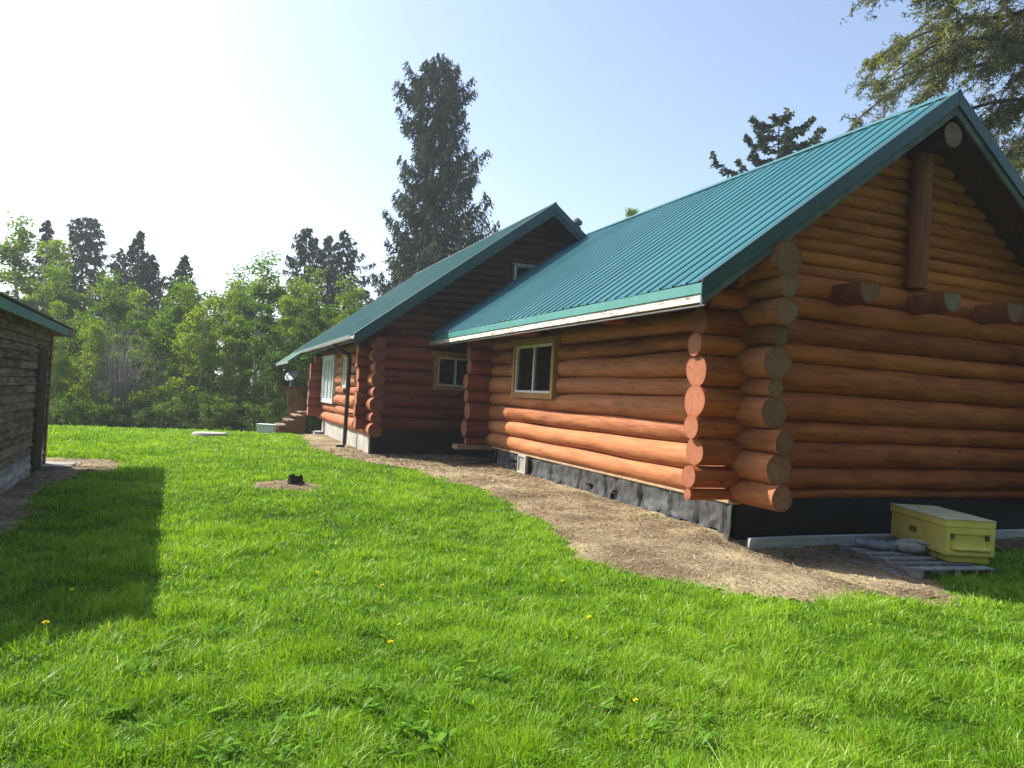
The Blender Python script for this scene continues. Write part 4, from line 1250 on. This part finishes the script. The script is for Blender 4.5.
def broadleaf(name, label, cat, loc, h, rad, seed, nclump=46, nleaf=120, leaf=0.15, base=0.12, mat=None, bark=None, group=None, tonebase=0.5, conic=0.5, stems=1):
    rs = np.random.default_rng(seed)
    root = thing(name, label, cat, loc, 0, group)
    org = np.array(loc, float)
    tr = MB(); C = []; T = []
    for s_ in range(stems):
        off = np.array([0, 0, 0.0]) if stems == 1 else np.append(rs.normal(0, rad * 0.3, 2), 0)
        lean = rs.normal(0, 0.03, 2) * h
        hh = h * (1 if s_ == 0 else rs.uniform(0.65, 0.95))
        ts = np.linspace(0, 1, 9)
        wig = np.cumsum(rs.normal(0, 0.010 * h, (9, 2)), 0)
        P = np.stack([off[0] + lean[0] * ts + wig[:, 0], off[1] + lean[1] * ts + wig[:, 1], -0.3 + (hh + 0.2) * ts], -1)
        tr.tube(P + org, 0.011 * hh * (1.05 - ts) + 0.012, 7, 0, rs.random())
        for k in range(nclump // stems):
            t = base + (1 - base) * rs.random() ** 0.85
            env = rad * (np.clip(1 - t, 0, 1) ** conic) * (0.45 + 0.75 * min(1, (t - base) / 0.25 + 0.25)) + 0.15
            a = rs.uniform(0, 6.283); rr = env * math.sqrt(rs.uniform(0.08, 1.0)) * rs.uniform(0.75, 1.2)
            pt = np.array([np.interp(t, ts, P[:, i]) for i in range(3)])
            c = pt + np.array([math.cos(a) * rr, math.sin(a) * rr, rs.normal(0.1, 0.2)])
            q = pt - np.array([0, 0, min(rr * 0.7, pt[2] * 0.5)])
            tr.tube([q + org, (q * 0.45 + c * 0.55) + np.array([0, 0, rr * 0.12]) + org, c + org], [0.004 * hh * (1.1 - t) + 0.006, 0.012, 0.004], 4, 0, rs.random(), cap=False)
            cr = rs.uniform(0.22, 0.44) * (rad / 1.6) ** 0.6
            n = int(nleaf * rs.uniform(0.6, 1.3))
            p = np.clip(rs.normal(0, 1, (n, 3)), -1.7, 1.7) * np.array([cr, cr, cr * 0.75]) * 0.62 + c
            C.append(p); T.append(np.clip(tonebase + rs.normal(0, 0.16) + rs.normal(0, 0.14, n) + 0.12 * (t - 0.5), 0, 1))
    C = np.concatenate(C); T = np.concatenate(T)
    Q, T = leafquads(C, leaf, rs, T)
    fast_mesh('crown', Q, 4, T, mat or MT['aspen'], root)
    tr.build('trunk', bark or MT['aspenbark'], root)
    return root


def conifer(name, label, loc, h, prof, seed, nbr=110, spray=0.30, dens=1.0, droop=0.5, mat=None, bare=0.06, group=None, tw=0.05, curl=0.25, cat='tree', tone0=0.45, hang=0.0, rag=0.28):
    """prof: list of (height fraction, reach to the left, reach to the right) in metres"""
    rs = np.random.default_rng(seed)
    root = thing(name, label, cat, loc, 0, group); org = np.array(loc, float)
    pf_ = np.array(prof)
    tr = MB(); ts = np.linspace(0, 1, 12)
    wig = np.cumsum(rs.normal(0, 0.0035 * h, (12, 2)), 0)
    P = np.stack([wig[:, 0], wig[:, 1], -0.4 + (h + 0.3) * ts], -1)
    tr.tube(P + org, 0.0125 * h * (1.03 - ts) + 0.015, 9, 0, 0.5)
    A = []; B = []; C = []; T = []
    for k in range(nbr):
        t = bare + (1 - bare) * (k + rs.random()) / nbr
        t = min(t, 0.995)
        a = k * 2.399 + rs.normal(0, 0.35)
        d2 = np.array([math.cos(a), math.sin(a)])
        side = float(d2 @ RIGHT)
        l_ = np.interp(t, pf_[:, 0], pf_[:, 1]); r_ = np.interp(t, pf_[:, 0], pf_[:, 2])
        L = (r_ * (0.5 + 0.5 * side) + l_ * (0.5 - 0.5 * side)) * rs.uniform(1 - rag, 1 + rag * 0.6)
        if L < 0.12: L = 0.12
        p0 = np.array([np.interp(t, ts, P[:, i]) for i in range(3)])
        n = 8; s_ = np.linspace(0, 1, n)
        dz = L * (0.10 * s_ - droop * rs.uniform(0.7, 1.25) * s_ ** 1.4 + curl * s_ ** 4)
        bp = p0 + np.stack([d2[0] * L * s_, d2[1] * L * s_, dz], -1)
        bp[1:, :2] += np.cumsum(rs.normal(0, 0.03 * L, (n - 1, 2)), 0)
        tr.tube(bp + org, 0.010 * L * (1.1 - s_) + 0.006, 4, 0, rs.random(), cap=False)
        m_ = max(4, int(dens * (4 + 26 * L / 2.0)))
        ss = 0.12 + 0.88 * rs.random(m_) ** 0.8
        c = np.stack([np.interp(ss, s_, bp[:, i]) for i in range(3)], -1)
        tl = (0.10 + 0.24 * L * (1.05 - ss)) * rs.uniform(0.5, 1.3, m_) * (1 + 0.5 * hang) + 0.12 * hang
        ta = a + rs.choice([-1, 1], m_) * rs.uniform(0.4, 1.5, m_)
        td = np.stack([np.cos(ta), np.sin(ta), -rs.uniform(0.25, 1.25, m_) * (0.5 + droop) - hang * rs.uniform(0.2, 1.6, m_)], -1)
        td /= np.linalg.norm(td, axis=1)[:, None]
        bt = rs.normal(0, 0.13)
        for q in range(4):
            cc = c + td * (tl * (q + 0.2) / 3)[:, None] + rs.normal(0, 0.035, (m_, 3))
            dv = td + rs.normal(0, 0.38, (m_, 3)); dv /= np.linalg.norm(dv, axis=1)[:, None]
            A.append(dv * (spray * rs.uniform(0.6, 1.25, m_))[:, None] / 2)
            bv = np.cross(dv, rs.normal(0, 1, (m_, 3))); bv /= np.linalg.norm(bv, axis=1)[:, None] + 1e-9
            B.append(bv * tw * rs.uniform(0.6, 1.3, m_)[:, None]); C.append(cc)
            T.append(np.clip(tone0 + bt + rs.normal(0, 0.16, m_) + 0.2 * (ss - 0.5), 0, 1))
    A = np.concatenate(A); B = np.concatenate(B); C = np.concatenate(C); T = np.concatenate(T)
    Q = np.stack([C - A, C + B, C + A, C - B], 1)
    fast_mesh('crown', Q, 4, T, mat or MT['spruce'], root)
    tr.build('trunk', MT['bark'], root)
    return root


def treespot(px, D):
    x, y = bearing(px - 512, D)
    return (x, y, float(gz(x, y)))


def hgt(px, ytop, D, z):
    yh = 381 + 0.0542 * (px - 207)
    return CAMH + (yh - ytop) / 740.0 * D - z


def S_(px, ytop, D):
    l = treespot(px, D); return l, hgt(px, ytop, D, l[2])


# the tall spruce behind the rear block
l, h = S_(413, 54, 42.0)
conifer('spruce_tree', 'tallest dark shaggy spruce with a blunt top rising behind the rear roof', l, h,
        [(0, 3.6, 5.4), (0.30, 3.2, 5.6), (0.46, 2.3, 5.9), (0.58, 2.0, 4.1), (0.66, 1.6, 2.5), (0.72, 1.4, 3.2), (0.78, 0.9, 1.9), (0.84, 1.8, 1.7), (0.91, 2.3, 2.0), (0.965, 1.9, 1.5), (1.0, 0.8, 0.3)],
        31, nbr=250, spray=0.27, dens=2.3, droop=0.5, bare=0.18, tw=0.040, curl=0.55, hang=1.1, rag=0.35)
# conifers over the far thicket
CON = [(37, 218, 50, 'narrow ragged spruce at the left end of the far tree line', [(0, 2, 2), (.5, 1.3, 1.3), (.8, .9, .8), (1, .15, .15)], 110, .5),
       (72, 214, 54, 'broad dark blunt topped spruce above the shed roof corner', [(0, 3, 3), (.55, 2.7, 2.7), (.75, 2.0, 2.2), (.92, 1.3, 1.3), (1, .6, .5)], 170, .55),
       (112, 246, 56, 'thin sparse spruce between the broad one and the pointed one', [(0, 1.6, 1.6), (.6, 1.2, 1.2), (.9, .6, .6), (1, .1, .1)], 80, .5),
       (128, 229, 50, 'pointed dark spruce with a clean tip above the aspens', [(0, 3, 3), (.6, 2.0, 2.1), (.8, 1.2, 1.2), (.93, .5, .5), (1, .08, .08)], 130, .3),
       (144, 252, 51, 'shorter leaning spruce just right of the pointed one', [(0, 2.4, 2.4), (.6, 1.5, 1.6), (.85, .8, .9), (1, .2, .2)], 100, .4),
       (174, 253, 48, 'small lone pointed spruce over the middle of the aspens', [(0, 2.8, 2.8), (.62, 1.75, 1.75), (.8, 1.0, 1.0), (.92, .4, .4), (1, .06, .06)], 110, .15),
       (295, 225, 52, 'columnar ragged spruce standing left of the pair near the rear roof', [(0, 2, 2), (.55, 1.2, 1.3), (.75, 1.35, 1.35), (.9, 1.0, 1.0), (1, .3, .3)], 140, .5),
       (319, 233, 54, 'left one of the twin ragged spruces beside the rear roof', [(0, 2, 1.6), (.55, 1.4, 1.0), (.8, 1.2, .7), (.93, .8, .4), (1, .2, .2)], 120, .5),
       (331, 227, 53, 'right one of the twin ragged spruces beside the rear roof', [(0, 1.6, 3.4), (.45, 1.0, 2.6), (.62, .9, 2.4), (.8, .8, 1.7), (.93, .5, .8), (1, .1, .15)], 130, .5)]
for i, (px, yt, D, lab, pf2, nb, dr) in enumerate(CON):
    l, h = S_(px, yt, D)
    conifer('spruce_tree', lab, l, h, pf2, 700 + i, nbr=int(nb * 1.3), spray=0.36, dens=1.0, droop=dr * 0.75, tw=0.05, bare=0.1, hang=0.4, curl=0.3, rag=0.5)
# knobbly spruce behind the near roof
l, h = S_(771, 111, 33.0)
conifer('spruce_tree', 'knobbly topped spruce showing over the middle of the near roof', l, h, [(0, 3, 3), (.72, 2.6, 2.2), (.82, 2.4, 2.2), (.88, 1.5, 1.9), (.93, 1.1, 2.0), (.97, 1.0, .9), (1, .4, .3)], 41, nbr=74, spray=0.24, dens=2.6, droop=0.15, bare=0.45, tw=0.05, curl=0.42, rag=0.5, tone0=0.62)
# bare dead top
l, h = S_(873, 76, 27.0)
root = thing('dead_tree', 'bare grey twiggy treetop left of the gable peak', 'tree', l); org = np.array(l)
rs = np.random.default_rng(77); mb = MB(); mb.tube([org + (0, 0, -.3), org + (0.1, 0, h * .5), org + (0, .1, h)], [.13, .08, .012], 7)
tw_ = MB()
for k in range(120):
    t = .70 + .29 * rs.random(); a = rs.uniform(0, 6.28); L = (1 - t) * 3.6 * rs.uniform(.5, 1.1) + .25
    p0 = org + np.array([0, .1 * t, h * t]); d = np.array([math.cos(a), math.sin(a), rs.uniform(-.35, .35)])
    p1 = p0 + d * L * .55 + (0, 0, -.05); p2 = p0 + d * L + np.array([0, 0, rs.uniform(-.1, .25)])
    tw_.tube([p0, p1, p2], [.018, .011, .005], 4, cap=False, tone=rs.random())
    for q in range(5):
        s_ = rs.uniform(.3, 1); b0 = p0 + (p2 - p0) * s_; tw_.tube([b0, b0 + rs.normal(0, .16, 3) + (0, 0, .03)], [.007, .003], 3, cap=False, tone=rs.random())
tw_.build('twigs', MT['twig'], root); mb.build('trunk', MT['bark'], root)

# the big pine behind the gable on the right
px_, py_ = 21.8, 11.6
PR = (px_, py_, 0.0)
pine = thing('pine_tree', 'large olive pine with long hanging boughs behind the gable peak', 'tree', PR); org = np.array(PR)
rs = np.random.default_rng(88)
tr = MB(); tr.tube([org + (0, 0, -.3), org + (.1, 0, 7), org + (0, .15, 14), org + (.1, .1, 20)], [.34, .27, .17, .04], 12)
A = []; B = []; C = []; T = []
RIGHT3 = np.array([0.923, -0.381, 0])
bough = []
for k in range(44):
    z = 4.5 + 15.0 * (k + rs.random()) / 44
    a = k * 2.399 + rs.normal(0, .3)
    L = np.interp(z, [4, 8, 12, 16, 20], [4.0, 4.8, 4.8, 3.8, 1.0]) * rs.uniform(.7, 1.1)
    bough.append((z, a, L))
la = math.atan2(0.381, -0.923)
for k in range(26):
    z = 6.0 + 9.5 * (k + rs.random()) / 26
    bough.append((z, la + rs.normal(0, .42), np.interp(z, [6, 8, 10, 13, 15], [3.4, 4.6, 6.2, 7.4, 7.4]) * rs.uniform(.75, 1.04)))
for (z, a, L) in bough:
    p0 = org + np.array([0, 0, z]); d = np.array([math.cos(a), math.sin(a), 0])
    n = 10; s_ = np.linspace(0, 1, n)
    bp = p0 + d * (L * s_)[:, None] + np.array([0, 0, 1.0]) * (L * (0.22 * s_ - rs.uniform(.38, .62) * s_ ** 1.8))[:, None]
    bp[1:] += np.cumsum(rs.normal(0, .05 * L ** .6, (n - 1, 3)), 0)
    tr.tube(bp, .070 * (L / 5) * (1.08 - s_) + .009, 6, 0, rs.random(), cap=False)
    bb = rs.normal(.44, .13)
    for j in range(int(L * 9)):
        s0 = .15 + .85 * rs.random() ** .8; b0 = np.array([np.interp(s0, s_, bp[:, i]) for i in range(3)])
        ta = a + rs.choice([-1, 1]) * rs.uniform(.15, 1.6); tl = (0.35 + .20 * L * (1.05 - s0)) * rs.uniform(.5, 1.35)
        td = np.array([math.cos(ta), math.sin(ta), rs.uniform(-1.5, .15)]); td /= np.linalg.norm(td)
        m_ = 6; tt = np.linspace(0, 1, m_)
        tp = b0 + td * (tl * tt)[:, None] + np.array([0, 0, -1.0]) * (tl * .35 * tt ** 2 - tl * .25 * tt ** 4)[:, None]
        tp[1:] += np.cumsum(rs.normal(0, .045, (m_ - 1, 3)), 0)
        tr.tube(tp, .013 * (1.1 - tt) + .004, 4, 0, rs.random(), cap=False)
        nn = int(30 * tl + 8)
        su = rs.uniform(.1, 1.05, nn); cc = np.stack([np.interp(su, tt, tp[:, i]) for i in range(3)], -1) + rs.normal(0, .06, (nn, 3))
        bt = bb + rs.normal(0, .12) + (.35 if rs.random() < .08 else 0)
        for q in range(2):
            dv = td * .6 + rs.normal(0, .7, (nn, 3)); dv /= np.linalg.norm(dv, axis=1)[:, None]
            bv = np.cross(dv, rs.normal(0, 1, (nn, 3))); bv /= np.linalg.norm(bv, axis=1)[:, None]
            A.append(dv * rs.uniform(.04, .10, nn)[:, None]); B.append(bv * rs.uniform(.010, .022, nn)[:, None]); C.append(cc + rs.normal(0, .03, (nn, 3))); T.append(np.clip(bt + rs.normal(0, .13, nn), 0, 1))
A = np.concatenate(A); B = np.concatenate(B); C = np.concatenate(C); T = np.concatenate(T)
fast_mesh('crown', np.stack([C - A, C + B, C + A, C - B], 1) - org, 4, T, MT['pine'], pine)
tr.build('trunk', MT['bark'], pine)

# aspens: five grown once, then copied along the edge of the lawn
protos = []
for v, (h0, r0, st, cn) in enumerate(((7.0, 1.55, 1, .5), (7.4, 1.35, 2, .55), (6.6, 1.7, 2, .42), (8.0, 1.3, 1, .6), (6.0, 1.6, 3, .4))):
    protos.append((None, h0, r0, st, cn, 900 + v))
made = {}
ASP = [(-22, 296, 33, 0), (14, 312, 31, 2), (48, 300, 33, 1), (60, 330, 30, 4), (84, 322, 31, 4), (106, 286, 35, 0), (134, 288, 37, 1), (150, 318, 31.5, 2), (160, 300, 34, 3), (183, 292, 33, 0),
       (205, 305, 31, 4), (216, 288, 35, 1), (236, 284, 34, 3), (252, 300, 31.5, 2), (266, 270, 37, 0), (280, 296, 33, 1), (300, 288, 35, 3), (318, 306, 32.5, 2), (338, 292, 36, 0), (352, 310, 35, 1), (372, 318, 37, 2), (395, 320, 39, 0),
       (8, 276, 40, 3), (30, 262, 43, 1), (56, 278, 41, 0), (90, 290, 41, 3), (120, 284, 43, 2), (176, 284, 42, 1), (198, 292, 44, 2), (228, 282, 43, 0), (248, 276, 45, 1), (290, 282, 44, 3), (310, 284, 46, 0), (346, 286, 44, 1), (-50, 290, 36, 1), (-70, 300, 33, 2)]
GA = 'leafy aspens along the far edge of the lawn'
TALL = {22: 'pale thin aspen top at the far left above the shed roof', 23: 'tall loose aspen in front of the narrow left spruce'}
for i, (px, yt, D, v) in enumerate(ASP):
    if i == 22: yt = 222
    if i == 23: yt = 236
    l, h = S_(px, yt, D)
    _, h0, r0, st, cn, sd = protos[v]
    front = D < 39.5
    lab = TALL.get(i) or ('leafy green aspen in the front row of the thicket behind the lawn' if front else 'leafy green aspen standing deeper in the thicket behind the front row')
    if v not in made:
        r = broadleaf('aspen_tree', lab, 'tree', l, h0, r0, sd, nclump=52, nleaf=165, leaf=0.135, base=0.05, stems=st, conic=cn, group=GA, tonebase=[.45, .72, .25, .55, .80][v])
        made[v] = r
    else:
        src = made[v]
        r = src.copy(); COL.objects.link(r)
        for ch in src.children:
            c = ch.copy(); COL.objects.link(c); c.parent = r
        r.location = l
        r['label'] = lab
    r.scale = (h / h0 * random.uniform(.92, 1.1),) * 2 + (h / h0,)
    r.rotation_euler = (0, 0, random.uniform(0, 6.28))
    if i in TALL: del r['group']
# shrubs at their feet
shr = None
SHR = [(45, 400, 29), (70, 392, 28.5), (98, 405, 29.5), (124, 398, 29), (160, 402, 28.5), (188, 390, 29), (214, 404, 28.5), (240, 396, 29), (262, 402, 28.5), (284, 400, 30), (300, 390, 31), (20, 398, 29), (142, 385, 31), (228, 384, 31), (330, 395, 33), (355, 390, 34), (-10, 395, 29)]
for i, (px, yt, D) in enumerate(SHR):
    l, h = S_(px, yt, D)
    if shr is None:
        shr = broadleaf('shrub', '', 'shrub', l, 2.0, 1.15, 950, nclump=34, nleaf=95, leaf=0.11, base=0.08, mat=MT['shrubleaf'], bark=MT['bark'], stems=4, conic=.35, group='shrubs under the aspens'); r = shr
    else:
        r = shr.copy(); COL.objects.link(r)
        for ch in shr.children:
            c = ch.copy(); COL.objects.link(c); c.parent = r
        r.location = l
    r.scale = (h / 2.0 * random.uniform(.9, 1.3),) * 2 + (h / 2.0,)
    r.rotation_euler = (0, 0, random.uniform(0, 6.28))
    r['label'] = 'low green shrub at the foot of the aspens'
# grey dead brush
l, h = S_(121, 318, 30.0)
root = thing('dead_brush', 'grey leafless brush between the aspens left of centre', 'bush', l); org = np.array(l)
mb = MB(); rs = np.random.default_rng(61)
for k in range(60):
    a = rs.uniform(0, 6.28); r0 = rs.uniform(0, .5); L = h * rs.uniform(.5, 1.0); ln = rs.normal(0, .16, 2)
    p0 = org + np.array([math.cos(a) * r0, math.sin(a) * r0, -.2]); p2 = p0 + np.array([ln[0] * L, ln[1] * L, L]); p1 = (p0 + p2) / 2 + np.append(rs.normal(0, .12, 2), 0)
    mb.tube([p0, p1, p2], [.022, .014, .005], 4, cap=False, tone=rs.random())
    for q in range(12):
        s_ = rs.uniform(.25, 1); b0 = p0 + (p2 - p0) * s_; mb.tube([b0, b0 + np.append(rs.normal(0, .28, 2), rs.uniform(.1, .5))], [.009, .003], 3, cap=False, tone=rs.random())
mb.build('branches', MT['twig'], root)
# pale treetop over the valley between the roofs
l, h = S_(611, 205, 46.0)
broadleaf('poplar_tree', 'pale poplar top peeping over the near roof by the stove pipe', 'tree', l, h, 1.5, 970, nclump=60, nleaf=60, leaf=0.17, base=.5, conic=.5)

# the clearing goes on behind the viewer: aspens all round it
for i in range(30):
    a = R_(112 + 190 * (i + random.random() * .6) / 30)        # bearing from +Y towards +X
    d = random.uniform(13, 17) if i % 2 else random.uniform(18, 23)
    x, y = d * math.sin(a) + 2, d * math.cos(a) + 1
    if x < -6 and y > -6: x -= 5
    src = made[i % 5]
    r = src.copy(); COL.objects.link(r)
    for ch in src.children:
        c = ch.copy(); COL.objects.link(c); c.parent = r
    r.location = (x, y, float(gz(x, y))); k = random.uniform(1.5, 2.0)
    r.scale = (k * 1.25, k * 1.25, k); r.rotation_euler = (0, 0, random.uniform(0, 6.28))
    r['label'] = 'tall aspen in the belt of trees behind the viewer'; r['group'] = 'aspens behind the viewer'
